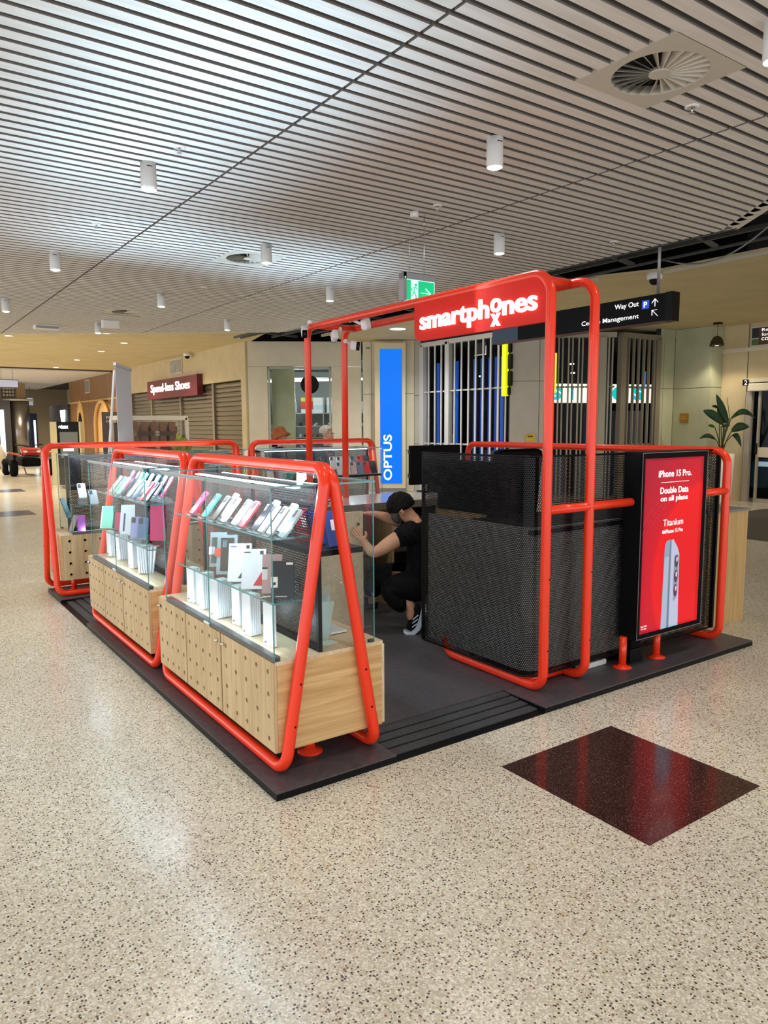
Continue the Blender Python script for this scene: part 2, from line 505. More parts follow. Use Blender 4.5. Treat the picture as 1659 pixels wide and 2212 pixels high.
for y in (4.55, 8.3, 12.05): jm.box((-9, y, -0.01), (-0.4, y+.004, 0.0006))
jm.box((6.2, -4, -0.01), (6.204, 10, 0.0006)); jm.box((-2.7, -9, -.01), (-2.696, -4.2, .0006))
jm.build('joint_strip', JNT, floor, kind='stuff')

# ---- slatted ceiling, one board at a time near the camera
ZC = 3.40
ceil = structure('ceiling')
def random_grain(m):
    N, L = m.node_tree.nodes, m.node_tree.links
    mp = [n for n in N if n.type == 'MAPPING'][0]; tc = [n for n in N if n.type == 'TEX_COORD'][0]
    oi = N.new('ShaderNodeObjectInfo'); ml = N.new('ShaderNodeMath'); ml.operation = 'MULTIPLY'; ml.inputs[1].default_value = 37.0
    L.new(oi.outputs['Random'], ml.inputs[0])
    va = N.new('ShaderNodeVectorMath'); va.operation = 'ADD'
    L.new(tc.outputs['Object'], va.inputs[0]); L.new(ml.outputs[0], va.inputs[1]); L.new(va.outputs[0], mp.inputs['Vector'])
random_grain(SLATM)
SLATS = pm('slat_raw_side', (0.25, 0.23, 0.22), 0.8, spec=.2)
PITCH, SW, SD = 0.1125, 0.077, 0.038
seams = [-5.832, -3.585, -1.338, 0.905, 3.15, 5.395]
SL = {}
def slat_mesh(l):
    k = round(l, 3)
    if k not in SL:
        m = MB(); m.box((-l/2, -SW/2, 0), (l/2, SW/2, SD), 0.0)
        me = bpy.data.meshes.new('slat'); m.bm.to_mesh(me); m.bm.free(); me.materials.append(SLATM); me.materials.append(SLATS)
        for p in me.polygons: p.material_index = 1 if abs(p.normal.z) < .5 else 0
        SL[k] = me
    return SL[k]
inv_cam = cam.matrix_world.inverted()
def seen(x, y, z, mx=0.08):
    p = inv_cam @ Vector((x, y, z))
    if p.z > -0.3: return False
    u, v = p.x/-p.z*1579.5/1659, p.y/-p.z*1579.5/2212
    return abs(u) < 0.5+mx and abs(v) < 0.5+mx
slats = []
def cut(x0, x1, holes):
    segs = [(x0, x1)]
    for h0, h1 in holes:
        segs = [q for a, b in segs for q in ((a, min(b, h0)), (max(a, h1), b)) if q[1]-q[0] > 0.03]
    return segs
VENTS = [(1.874, -0.517, .602), (1.889, 4.56, .60), (1.88, 9.1, .60)]
row = -32
while True:
    y = -0.045+PITCH*(row+.5)
    row += 1
    if y > 16.6: break
    xm = 5.395
    if y > 10.3: xm = min(xm, 0.906+(13.5-y)/0.705)
    if y < 1.25: xm = min(xm, 5.395-(1.25-y)*0.80)
    for a, b in zip(seams, seams[1:]):
        a2, b2 = a+.010, min(b-.010, xm)
        if b2-a2 < 0.05: continue
        hs = [(vx, vx+s) for vx, vy, s in VENTS if vy-0.02 < y < vy+s+0.02]
        for (p, q) in cut(a2, b2, hs): slats.append((p, q, y))
def vis(s):
    return any(seen(s[0]+(s[1]-s[0])*t, s[2], ZC, 0.02) for t in (0, .25, .5, .75, 1))
near = sorted([s for s in slats if vis(s)], key=lambda s: (Vector(((s[0]+s[1])/2, s[2], ZC))-CAMP).length)[:290]
nset = set(near)
for p, q, y in near:
    o = bpy.data.objects.new('slat', slat_mesh(q-p)); COL.objects.link(o); o.parent = ceil; o.location = ((p+q)/2, y, ZC)
m = MB()
for s in slats:
    if s in nset: continue
    p, q, y = s; m.box((p, y-SW/2, ZC), (q, y+SW/2, ZC+SD))
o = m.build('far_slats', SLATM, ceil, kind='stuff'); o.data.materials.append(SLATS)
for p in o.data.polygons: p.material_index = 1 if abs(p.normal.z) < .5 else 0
# dark backing board above the slats, cut away over the open service void
BACK = pm('ceiling_backing', (0.05, 0.046, 0.045), 0.9)
m = MB()
m.prism([(-5.83, -3.7), (1.4, -3.7), (5.38, 1.25), (5.38, 10.2), (-3.5, 16.5), (-5.83, 16.5)], ZC+.050, ZC+.07)
m.build('backing_board', BACK, ceil)
# turned-up edge board along the diagonal end
m = MB(); m.bar((5.42, 1.27, ZC+.05), (1.6, -3.5, ZC+.05), 0.14, 0.10); m.build('edge_board', SLATM, ceil)
m = MB(); m.bar((5.42, 1.2, ZC+.03), (5.42, 10.25, ZC+.03), 0.03, 0.07); m.build('edge_channel', CHAR, ceil)
# plaster ceiling beyond and to the right of the void
ZP = 3.60
m = MB()
m.prism([(-9, 9), (5.36, 9), (5.36, 9.9), (6.3, 13.75), (6.3, 24.8), (-9, 24.8)], ZP, ZP+.03)
m.build('plaster_left', PLAST, ceil)
m = MB()
m.prism([(7.37, -9), (20, -9), (20, 16), (9.0, 16), (8.4, 12.6), (7.1, 11.6), (7.02, 4.1), (7.37, 3.3)], ZP, ZP+.03)
m.build('plaster_right', PLAST, ceil)
m = MB(); m.box((7.0, 4.1, ZP-.05), (7.06, 11.6, ZP)); m.box((7.36, -6, ZP-.05), (7.42, 3.3, ZP)); m.build('void_edge_trim', pm('trim_cream', (.55, .5, .38), .6), ceil)
# service void with rails, ducts and loose cable
VOID = pm('void_black', (0.006, 0.006, 0.006), 0.9)
m = MB()
m.box((-9, -9, 4.6), (20, 46, 4.65)); m.box((-9, -9, ZC+.1), (20, -8.9, 4.6)); m.box((8.8, 3, ZP+.03), (8.85, 14, 4.5)); m.box((5.3, 1.3, ZP+.1), (5.34, 14, 4.5)); m.bar((5.32, 1.3, 4.05), (-.5, -6.0, 4.05), .03, 1.1)
m.box((5.3, 13.9, ZP+.03), (8.9, 13.95, 4.5))
m.build('service_void', VOID, ceil)
m = MB()
for x in (5.56, 5.72): m.bar((x, -4, ZP-.02), (x, 13, ZP-.02), 0.03, 0.05)
m.bar((6.5, -4, ZP+.05), (6.5, 13, ZP+.05), 0.03, 0.05); m.bar((6.9, -4, ZP+.02), (6.9, 12, ZP+.02), 0.02, 0.03)
for i in range(13): m.bar((5.45, -1.5+i*1.15, ZP+.06), (7.0, -1.1+i*1.15, ZP+.06), 0.035, 0.05)
m.build('ceiling_rail', pm('rail_dark', (.09, .09, .085), .5, metal=.3), ceil, kind='stuff')
m = MB()
for y0, a in ((0.6, .28), (4.4, .2), (9.5, .2)):
    m.sweep([(5.5+1.4*t, y0+2.4*t, ZP+.02-a*math.sin(PI*t)) for t in [i/14 for i in range(15)]], 0.009, 6)
m.sweep([(5.5+.5*t, 0.2+.8*t+.1*math.sin(9*t), ZP-.05-.25*math.sin(PI*t)) for t in [i/14 for i in range(15)]], 0.012, 6)
m.build('loose_cable', GREY, ceil, kind='stuff')
m = MB(); m.box((-9, 13.5, 3.41), (6.3, 13.53, 3.6)); 
# bulkhead edge between slats and plaster
m = MB(); m.bar((5.2, 10.45, 3.44), (-4.4, 17.26, 3.44), 0.03, 0.08, up=(0, 0, 1)); m.build('diagonal_trim', SLATM, ceil)
# second slatted field, far down the mall
m = MB()
for i in range(60): m.box((-9, 25.4+i*.24, 3.56), (6.1, 25.57+i*.24, 3.6))
m.build('far_slats', SLATM, ceil, kind='stuff')
B('backing_board', BACK, ceil, ((-9, 24.8, 3.62), (8.2, 46, 3.66)))

# ---- swirl air diffusers
def swirl(cx, cy, z, s, label):
    t = thing('ceiling_vent', label, 'vent', (cx, cy, z))
    m = MB(); n = 48; R = s*.40
    bm = m.bm
    for k in range(n):
        a0, a1 = 2*PI*k/n, 2*PI*(k+1)/n
        def sq(a):
            c, q = math.cos(a), math.sin(a); f = (s/2)/max(abs(c), abs(q)); return (cx+c*f, cy+q*f)
        i0, i1 = (cx+R*math.cos(a0), cy+R*math.sin(a0)), (cx+R*math.cos(a1), cy+R*math.sin(a1))
        o0, o1 = sq(a0), sq(a1)
        m.face([(*i0, z), (*o0, z), (*o1, z), (*i1, z)])
        m.face([(*i0, z), (*i1, z), (*i1, z+.05), (*i0, z+.05)])
        m.face([(*o0, z), (*o0, z+.03), (*o1, z+.03), (*o1, z)])
    m.build('face_plate', pm('vent_cream', (.62, .59, .52), .5), t, merge=True)
    m = MB(); m.cyl((cx, cy, z-.002), (cx, cy, z+.02), s*.09, n=24); m.build('hub', MATS['vent_cream'], t)
    m = MB(); m.cyl((cx, cy, z+.048), (cx, cy, z+.052), R, n=32); m.build('duct', VOID, t)
    proto = None
    for k in range(24):
        a = 2*PI*k/24
        if proto is None:
            m = MB(); r0, r1 = s*.085, R
            for f in (0,):
                m.face([(r0, .004, 0), (r1, .012, 0), (r1, -.026, .036), (r0, -.008, .016)])
            o = m.build('blade', MATS['vent_cream'], t, local=True); proto = o
        else:
            o = proto.copy(); COL.objects.link(o)
        o.rotation_euler = (0, 0, a)
swirl(2.175, -0.216, ZC, .602, 'large square swirl air vent in the slatted ceiling, nearest and at upper right')
swirl(2.189, 4.86, ZC, .60, 'square swirl air vent beside a white downlight in mid ceiling')
swirl(2.18, 9.40, ZC, .60, 'farthest square swirl air vent, near the end of the slatted ceiling')

# ---- white cylinder downlights
def downlight(x, y, z, label, r=.053, l=.178, power=40, seen_=True):
    if seen_:
        t = thing('ceiling_downlight', label, 'ceiling light', (x, y, z))
        m = MB(); m.lathe((x, y, z), [(r, 0), (r, -l+.02), (r*.99, -l), (r*.9, -l), (r*.88, -l+.03), (.01, -l+.03)], 28)
        m.build('housing', pm('light_housing', (.78, .79, .80), .4), t)
        m = MB(); m.lathe((x, y, z), [(r*.86, -l+.02), (r*.86, -l+.002), (r*.6, -l-.008), (.002, -l-.012)], 24); m.build('lens', EMW, t)
        m = MB(); m.box((x-r*.45, y-r*1.0, z-.035), (x+r*.25, y-r*.9, z-.03)); m.build('slot', BLACKM, t)
    lamp('SPOT', (x, y, z-l-.03), power, NEUT, rot=(0, 0, 0), angle=math.radians(130), blend=.9, radius=.07)
DL = [(.387, 2.557, 'white cylinder downlight over the near end of the display cases, largest at left'),
      (2.155, -.83, 'white cylinder downlight just cut by the top right corner of the picture'),
      (2.06, .888, 'white cylinder downlight above the lit red sign, nearest of all'),
      (3.735, 2.59, 'white cylinder downlight to the right of the hanging exit sign'),
      (2.072, 4.19, 'white cylinder downlight hanging in front of the middle swirl vent'),
      (.39, 5.70, 'white cylinder downlight, second along the left-hand row'),
      (2.07, 7.43, 'white cylinder downlight above the far red shoe shop sign'),
      (3.76, 5.78, 'white cylinder downlight just left of the exit sign'),
      (.385, 9.04, 'white cylinder downlight cut by the left border of the picture'),
      (2.08, 10.85, 'small far white cylinder downlight beside the emergency light box'),
      (3.80, 9.26, 'small far white cylinder downlight above the kiosk uprights')]
for x, y, l in DL: downlight(x, y, ZC, l)
for x, y in ((-1.3, .9), (-1.3, 4.2), (-1.3, 7.5), (-3, 2.5), (-3, 5.8), (.387, -.75), (2.06, -2.4), (-1.3, -2.4), (.387, -4), (3.735, -.7), (-3, -.8), (4.2, -3)):
    downlight(x, y, ZC, '', seen_=False, power=40)

# ---- recessed lights, round bright light, sprinklers and small ceiling gear
m0 = None
def recessed(x, y, label, r=.085, mat=None, z=ZP):
    t = thing('recessed_light', label, 'ceiling light', (x, y, z))
    m = MB(); m.lathe((x, y, z), [(r*1.25, .01), (r*1.25, -.008), (r, -.010), (r*.98, .0), (.01, .0)], 24); m.build('trim_ring', WHITE, t)
    m = MB(); m.cyl((x, y, z-.002), (x, y, z-.006), r*.95, n=24); m.build('lens', mat or EMS, t)
    return t
from_px = [(-1.15+5, 0)]
RL = [(3.86, 15.6), (3.9, 17.9), (3.95, 20.9), (3.0, 13.9), (1.35, 15.5), (4.0, 24.2), (1.5, 20.4), (-.9, 14.9)]
for i, (x, y) in enumerate(RL):
    recessed(x, y, 'small round light recessed in the plain plaster ceiling', ); bpy.data.objects[-1] if False else None
for o in [o for o in bpy.data.objects if o.name.startswith('recessed_light')]: o['group'] = 'recessed lights in the plaster ceiling'
for x, y, p in ((-3, 14, 351), (1.5, 15.5, 351), (4.4, 16.5, 324), (4.4, 20.5, 324), (0, 19, 405), (-4, 19, 405), (4.2, 25, 351), (1, 26, 432), (-4, 26, 405), (4.0, 31, 378), (0, 32, 432), (5.0, 37, 297),
                (8.2, 6.5, 39), (9.6, 4.4, 39), (11.6, 5.2, 25), (11.2, 2.2, 46), (8.3, 1.0, 46), (7.6, 8.6, 31), (12.5, -1, 42), (5.0, 12.0, 67)):
    lamp('SPOT', (x, y, 3.5), p, WARM, angle=math.radians(150), blend=.8, radius=.12)  # spots added beyond the kiosk to brighten the far mall and right side
recessed(7.88, 9.92, 'big brilliant round light behind the left end of the red sign', .16, EMB)
lamp('SPOT', (7.88, 9.92, ZP-.05), 260, (1, 1, .96), rot=(0, 0, 0), angle=math.radians(150), blend=.8, radius=.15)
def sprinkler(x, y, z, label):
    t = thing('fire_sprinkler', label, 'sprinkler', (x, y, z))
    m = MB(); m.lathe((x, y, z), [(.04, .004), (.04, -.004), (.022, -.010), (.018, -.004), (.002, -.004)], 20); m.build('collar', WHITE, t)
    m = MB(); m.cyl((x, y, z), (x, y, z-.035), .006, n=8); m.cyl((x, y, z-.035), (x, y, z-.039), .016, n=12); m.build('head', ALU, t)
sprinkler(2.669, -.087, ZC, 'fire sprinkler below the near swirl vent')
sprinkler(.465, 2.155, ZC, 'fire sprinkler beside the nearest left-hand downlight')
sprinkler(.48, 4.345, ZC, 'fire sprinkler above the second left-hand downlight')
sprinkler(2.663, 2.205, ZC, 'fire sprinkler beside the wires of the exit sign')
sprinkler(4.88, 2.16, ZC, 'fire sprinkler in the slats near the open service void')
sprinkler(2.4, 6.7, ZC, 'small fire sprinkler beyond the middle swirl vent')
t = thing('emergency_light', 'small white emergency light box at the far end of the slats', 'emergency light', (2.18, 10.5, ZC))
B('light_box', WHITE, t, ((2.05, 10.4, ZC-.13), (2.33, 10.52, ZC)), bev=.01); B('diffuser', pm('milk', (.8, .8, .78), .3), t, ((2.07, 10.39, ZC-.12), (2.31, 10.40, ZC-.03)))
t = thing('ceiling_speaker', 'flat white ceiling box at far left of the slats', 'speaker', (1.41, 11.7, ZC))
B('speaker_box', WHITE, t, ((1.2, 11.6, ZC-.07), (1.62, 11.8, ZC)), bev=.01); B('grille', GREY, t, ((1.22, 11.595, ZC-.06), (1.6, 11.6, ZC-.02)))
def dome(x, y, z, label):
    t = thing('dome_camera', label, 'camera', (x, y, z))
    m = MB(); m.lathe((x, y, z), [(.10, 0), (.10, -.075), (.08, -.085), (.01, -.085)], 24); m.build('mount', WHITE, t)
    m = MB(); m.lathe((x, y, z-.085), [(.068, 0), (.065, -.035), (.045, -.06), (.01, -.072)], 20); m.build('dome', BLACK, t)
dome(7.43, 3.48, ZP, 'white dome camera under the plaster ceiling beside the hanging sign pole')
dome(6.0, 17.2, ZP, 'small dome camera on the wall top above the red shoe shop sign')

# ---- walls
def panel_wall(name, p0, p1, cols, rows, mat, z0=0.0, z1=ZP, th=.12, gap=.010, side=-1, back=True, skip=()):
    """wall of separate cladding panels. cols: break points 0..L, rows: break heights"""
    s = structure(name)
    p0, p1 = Vector((*p0, 0)), Vector((*p1, 0)); d = (p1-p0); L_ = d.length; d.normalize(); nrm = Vector((0, 0, 1)).cross(d)*side
    if back:
        m = MB(); m.obox((p0+p1)/2-nrm*(th*.5+.012)+Vector((0, 0, (z0+z1)/2)), d, nrm, UP, L_, th, z1-z0); m.build('wall_core', DARKGAP, s)
    cs = [0]+list(cols)+[L_]; rs = [z0]+list(rows)+[z1]
    for i in range(len(cs)-1):
        for j in range(len(rs)-1):
            if (i, j) in skip: continue
            a, b, c, e = cs[i]+gap/2, cs[i+1]-gap/2, rs[j]+gap/2, rs[j+1]-gap/2
            m = MB(); m.obox(p0+d*((a+b)/2)-nrm*.006+Vector((0, 0, (c+e)/2)), d, nrm, UP, b-a, .012, e-c)
            m.build('panel', mat, s)
    return s
# shoe shop wall, along the left-hand side of the mall
sx = 6.15
wl = structure('wall_left')
B('fascia', WALLW, wl, ((sx, 13.75, 2.72), (sx+.2, 24.6, ZP)))
B('pier', WALLW, wl, ((sx, 13.75, 0), (sx+.2, 14.02, 2.72)))
B('pier', WALLW, wl, ((sx, 23.3, 0), (sx+.2, 24.6, 2.72)))
B('wall_core', DARKGAP, wl, ((sx+.5, 13.75, 0), (sx+.55, 24.6, 2.8)))
# roller shutters, each lath a part
def shutter(y0, y1, label):
    t = thing('roller_shutter', label, 'shutter', (sx+.1, (y0+y1)/2, 0), 0, 'roller shutters of the shoe shop')
    lath = pm('shutter_lath', (.26, .22, .16), .28, metal=.75)
    me = None
    for k in range(22):
        z = .06+k*.12
        m = MB(); pr = []
        for q in range(5):
            a = q/4; pr.append((-.012*math.sin(a*PI), a*.108))
        bm = m.bm
        A = [bm.verts.new((sx+.1+px, y0+.03, z+pz)) for px, pz in pr]; Bv = [bm.verts.new((sx+.1+px, y1-.03, z+pz)) for px, pz in pr]
        for q in range(4): bm.faces.new([A[q], A[q+1], Bv[q+1], Bv[q]])
        if me is None:
            o = m.build('lath', lath, t); me = o; z_first = z
        else:
            m.bm.free(); o = me.copy(); COL.objects.link(o); o.location = (0, 0, z-z_first)
    B('guide', pm('shutter_guide', (.20, .16, .11), .4), t, ((sx+.04, y0-.03, 0), (sx+.16, y0+.03, 2.72)))
    B('guide', MATS['shutter_guide'], t, ((sx+.04, y1-.03, 0), (sx+.16, y1+.03, 2.72)))
for y0, y1, l in ((14.05, 15.9, 'grey metal roller shutter nearest the corner pillar'), (15.96, 18.4, 'roller shutter right below the red shoe shop sign'),
                  (18.46, 21.1, 'roller shutter left of the leafy pot plant'), (21.16, 23.25, 'farthest roller shutter, beside the white pull-up banner')):
    shutter(y0, y1, l)
# window wall of the lit shoe store
p0, p1 = Vector((6.2, 13.72, 0)), Vector((8.53, 12.33, 0)); d = (p1-p0).normalized(); Lw = (p1-p0).length; nw = Vector((-d.y, d.x, 0))*-1
if nw.dot(CAMP-p0) < 0: nw = -nw
wb = structure('wall_back')
def seg(name, mat, s0, s1, z0, z1, parent, off=0.0, th=.1, **k):
    m = MB(); m.obox(p0+d*((s0+s1)/2)+nw*(off-th/2)+Vector((0, 0, (z0+z1)/2)), d, nw, UP, abs(s1-s0), th, z1-z0); return m.build(name, mat, parent, **k)
WS0, WS1 = .47, 1.98   # window opening along the wall
seg('panel', WALLC, 0, WS0-.01, 0, 3.0, wb); seg('panel', WALLC, WS1+.01, Lw, 0, 3.0, wb); seg('panel', WALLC, 0, Lw, 3.01, ZP, wb)
wn = structure('window_1')
FR = pm('window_frame', (.36, .38, .33), .4)
for a, b, z0, z1 in ((WS0, WS0+.05, 0, 3.0), (WS1-.05, WS1, 0, 3.0), (WS0, WS1, 2.95, 3.0), (WS0, WS1, 0, .1)): seg('window_frame', FR, a, b, z0, z1, wn, .015, .12)
seg('pane', GTOP, WS0+.05, WS1-.05, .1, 2.95, wn, -.05, .008)
seg('column_inside', WALLGR, WS0+.06, WS0+.62, 0, 3.2, wb, -.35, .12)
# store room behind the pane
sr = structure('wall_store')
seg('store_wall', pm('store_wall', (.45, .5, .5), .6), -0.0, Lw+1.5, 0, 3.4, sr, -4.6, .1)
seg('store_ceiling', pm('store_ceiling', (.20, .24, .25), .7), 0.1, Lw+1.5, 3.2, 3.25, sr, -.3, 4.2)
seg('store_side', WALLGR, .08, .14, 0, 3.4, sr, -.25, 4.35); seg('store_side', WALLG, Lw+1.5, Lw+1.6, 0, 3.4, sr, -.2, 4.4)
t = thing('fluorescent_tube', 'long bright tube light inside the store behind the window', 'light', tuple(p0+d*1.3-nw*2.0+Vector((0, 0, 2.78))))
m = MB(); m.bar(p0+d*.2-nw*1.7+Vector((0, 0, 2.75)), p0+d*3.0-nw*2.2+Vector((0, 0, 2.85)), .06, .04); m.build('tube', pm('tube_light', (1, 1, 1), .5, emit=(1, 1, 1), es=9), t)
m = MB(); m.bar(p0+d*.1-nw*1.7+Vector((0, 0, 2.80)), p0+d*3.1-nw*2.2+Vector((0, 0, 2.90)), .10, .04); m.build('batten', WHITE, t)
lamp('POINT', tuple(p0+d*1.2-nw*1.6+Vector((0, 0, 2.5))), 60, (.95, 1, 1), radius=.3)
# shelving with shoe boxes and shoes
t = thing('shoe_shelving', 'tall metal shelving full of shoes seen through the store window', 'shelving', tuple(p0+d*1.5-nw*3.6))
for z in (.3, .62, .94, 1.26, 1.58, 1.95):
    m = MB(); m.obox(p0+d*1.6-nw*3.6+Vector((0, 0, z)), d, nw, UP, 3.0, .4, .025); m.build('shelf', GREY, t)
for s in (.15, .95, 1.75, 2.5, 3.05):
    m = MB(); m.obox(p0+d*s-nw*3.6+Vector((0, 0, 1.2)), d, nw, UP, .03, .4, 2.4); m.build('upright', GREY, t)
shoe_m = [pm('shoe_black', (.02, .02, .02), .5), pm('shoe_white', (.6, .6, .6), .5), pm('shoe_tan', (.3, .16, .08), .5)]
def shoe_mesh(mat):
    m = MB(); pr = [(0, .0, .034, .085), (.06, .0, .036, .09), (.12, .0, .04, .06), (.2, 0, .045, .04), (.26, 0, .03, .03)]
    rings = []
    for x, z, w, h in pr: rings.append([m.bm.verts.new(q) for q in ((x, -w, 0), (x, w, 0), (x, w*.7, h), (x, -w*.7, h))])
    for a, b in zip(rings, rings[1:]):
        for k in range(4): m.bm.faces.new([a[k], a[(k+1) % 4], b[(k+1) % 4], b[k]])
    m.bm.faces.new(rings[0]); m.bm.faces.new(rings[-1])
    bmesh.ops.recalc_face_normals(m.bm, faces=m.bm.faces)
    me = bpy.data.meshes.new('shoe'); m.bm.to_mesh(me); m.bm.free(); me.materials.append(mat); return me
shm = [shoe_mesh(x) for x in shoe_m]
rnd = random.Random(3)
az = math.atan2(d.y, d.x)
for z, g in ((.3125, 'lowest'), (.6325, 'second'), (.9525, 'third'), (1.2725, 'fourth'), (1.5925, 'fifth')):
    for k in range(17):
        s = .25+k*.165
        if abs(s-.95) < .06 or abs(s-1.75) < .06 or abs(s-2.5) < .06: continue
        o = bpy.data.objects.new('shoe', rnd.choice(shm)); COL.objects.link(o)
        o.location = p0+d*s-nw*3.68+Vector((0, 0, z)); o.rotation_euler = (0, 0, math.atan2(nw.y, nw.x)+rnd.uniform(-.3, .3))
        tag(o, 'dark shoe on the %s shelf behind the store window' % g, 'shoe', 'shoes on the %s shelf of the store' % g)
bx = {}
def boxmesh(mat):
    m = MB(); m.box((-.17, -.1, 0), (.17, .1, .11), .003, seg=1); me = bpy.data.meshes.new('shoe_box'); m.bm.to_mesh(me); m.bm.free(); me.materials.append(mat); return me
bxm = [boxmesh(pm('box_white', (.75, .8, .82), .6)), boxmesh(pm('box_blue', (.5, .68, .8), .6)), boxmesh(pm('box_red', (.6, .05, .04), .6)), boxmesh(pm('box_yellow', (.75, .7, .05), .6))]
for s, top in ((.45, 4), (.82, 3), (1.28, 4), (1.63, 4), (2.02, 4), (2.35, 4), (2.75, 3)):
    for k in range(top):
        i = 2 if (s == 1.28 and k in (1, 2)) else rnd.choice((0, 0, 1))
        if s == 1.28 and k == top-1: i = 3
        o = bpy.data.objects.new('shoe_box', bxm[i]); COL.objects.link(o)
        o.location = p0+d*s-nw*3.6+Vector((0, 0, 1.9625+k*.1105)); o.rotation_euler = (0, 0, az)
        nm = ('white', 'pale blue', 'red', 'yellow')[i]
        tag(o, '%s shoe box stacked on the top shelf behind the store window' % nm, 'shoe box', '%s shoe boxes on the top shelf of the store' % nm)
t = thing('round_hanging_sign', 'dark round disc hanging inside the store window', 'sign', tuple(p0+d*1.36-nw*.7+Vector((0, 0, 2.55))))
c = p0+d*1.45-nw*.7+Vector((0, 0, 2.62))
m = MB(); m.cyl(c-nw*.015, c+nw*.015, .23, n=36); m.build('disc', BLACK, t)
m = MB(); m.cyl(c+Vector((0, 0, .1)), c+Vector((0, 0, .62)), .01, n=8); m.build('hanger', ALU, t)
m = MB(); m.cyl(c+nw*.016, c+nw*.03, .05, n=16); m.build('boss', ALU, t)
# corner columns either side of the tall blue light box
panel_wall('wall_corner', (8.55, 12.30), (9.42, 11.38), [.22, .95], [1.0, 2.35], WALLC)
panel_wall('trim_1', (9.42, 11.38), (9.62, 11.05), [.15], [1.15, 2.3], WALLG)
# grey pillar between the two grilles
panel_wall('wall_pillar', (9.46, 8.22), (10.12, 7.74), [.60], [.95, 2.48], WALLG)
# right-hand wall stub and door wall
panel_wall('wall_right', (12.55, 6.88), (13.02, 6.85), [.12], [1.0, 2.35], WALLGR)
panel_wall('wall_door_side', (13.02, 6.85), (13.06, 6.03), [], [1.0, 2.35], WALLGR)
panel_wall('wall_door_return', (13.06, 6.03), (13.42, 6.0), [], [2.35], WALLGR)
dw = structure('wall_door')
B('panel', WALLW, dw, ((13.42, 5.46, 0), (13.6, 6.0, 3.05)))
B('panel', WALLW, dw, ((13.42, 5.46, 3.13), (13.6, 6.0, ZP)))
B('panel', WALLW, dw, ((13.42, 1.0, 2.50), (13.6, 5.44, 3.05)), )
B('panel', WALLW, dw, ((13.42, 1.0, 3.13), (13.6, 5.44, ZP)))
B('band', WALLC, dw, ((13.40, 1.0, 3.05), (13.6, 6.0, 3.13)))
B('panel', WALLW, dw, ((13.42, -9, 0), (13.6, 1.0, ZP)))
dr = structure('door_1')
B('door_head', WALLC, dr, ((13.30, 1.0, 2.42), (13.5, 5.42, 2.50)))
B('door_head', WALLC, dr, ((13.28, 1.05, 2.24), (13.5, 5.36, 2.40)), bev=.02)
DFR = pm('door_frame', (.36, .32, .26), .4)
B('door_post', DFR, dr, ((13.36, 5.30, 0), (13.46, 5.42, 2.42)))
B('door_post', DFR, dr, ((13.36, 5.12, 0), (13.42, 5.16, 2.24)))
B('door_rail', WALLC, dr, ((13.37, 3.2, .92), (13.42, 5.14, 1.12)))
B('door_rail', DFR, dr, ((13.37, 3.2, 0), (13.42, 5.14, .08)))
B('pane', GTOP, dr, ((13.39, 3.2, .08), (13.398, 5.12, .92)), ((13.39, 3.2, 1.12), (13.398, 5.12, 2.24)))
B('pull_handle', BLACK, dr, ((13.33, 5.13, .98), (13.37, 5.17, 1.2)))
B('night_outside', pm('night_outside', (.004, .010, .018), .4), dr, ((14.5, -1, 0), (14.55, 7, 3.6)))
t = thing('parked_car', 'dim parked car outside the glass door at night', 'car', (14.2, 4.0, 0))
CB = pm('car_paint', (.02, .05, .09), .2, coat=.5)
m = MB(); m.prism([(2.2, .25), (5.6, .25), (5.6, .8), (4.9, .95), (4.3, 1.4), (3.0, 1.4), (2.2, .95)], 14.05, 14.35, Matrix(((0, 0, 1, 0), (1, 0, 0, 0), (0, 1, 0, 0), (0, 0, 0, 1)))); m.build('body', CB, t)
m = MB(); m.cyl((14.0, 4.9, .32), (14.3, 4.9, .32), .31); m.build('wheel', BLACKM, t); m = MB(); m.cyl((14.0, 2.9, .32), (14.3, 2.9, .32), .31); m.build('wheel', BLACKM, t)
m = MB(); m.box((14.0, 5.2, .7), (14.06, 5.5, .8)); m.build('headlamp', pm('headlamp', (.4, .5, .6), .2, emit=(.6, .8, 1), es=.3), t)
t = thing('door_number_plate', 'small plate reading 2 above the glass door', 'sign', (13.28, 5.4, 2.4))
B('plate', BLACK, t, ((13.275, 5.34, 2.36), (13.29, 5.46, 2.48))); put_text('2', 'numeral', LETF, t, (13.273, 5.42, 2.375), YN, UP, height=.09, extrude=.002)
# far end and outer walls that close the mall
wf = structure('wall_far')
B('wall_sheet', WALLW, wf, ((-9, 45.5, 0), (8, 45.8, ZP)))
B('wall_sheet', WALLC, wf, ((7.6, 24.6, 0), (7.8, 45.5, ZP)))
# timber clad wall with an arch
tw = structure('wall_timber')
for k in range(16):
    y = 24.62+k*.48
    B('timber_board', TIMB, tw, ((sx-.06, y, 0), (sx+.1, y+.47, 2.62)))
    B('timber_board', TIMB, tw, ((sx-.06, y, 2.66), (sx+.1, y+.47, ZP)))
B('timber_rail', TIMB2, tw, ((sx-.09, 24.6, 2.60), (sx-.05, 32.3, 2.66)))
t = thing('wall_vent', 'square vent grille high on the dark timber wall', 'vent', (sx-.06, 28.9, 3.1))
B('vent_frame', pm('vent_frame', (.5, .42, .28), .5), t, ((sx-.09, 28.5, 2.95), (sx-.06, 29.3, 3.5)))
B('vent_slats', GREY, t, *[((sx-.10, 28.58+i*.12, 3.0), (sx-.09, 28.66+i*.12, 3.45)) for i in range(6)])
t = thing('wall_vent', 'cream air vent grille above the red shoe shop sign', 'vent', (sx, 18.5, 3.2))
B('vent_frame', WALLC, t, ((sx-.03, 18.0, 3.12), (sx, 19.0, 3.55)))
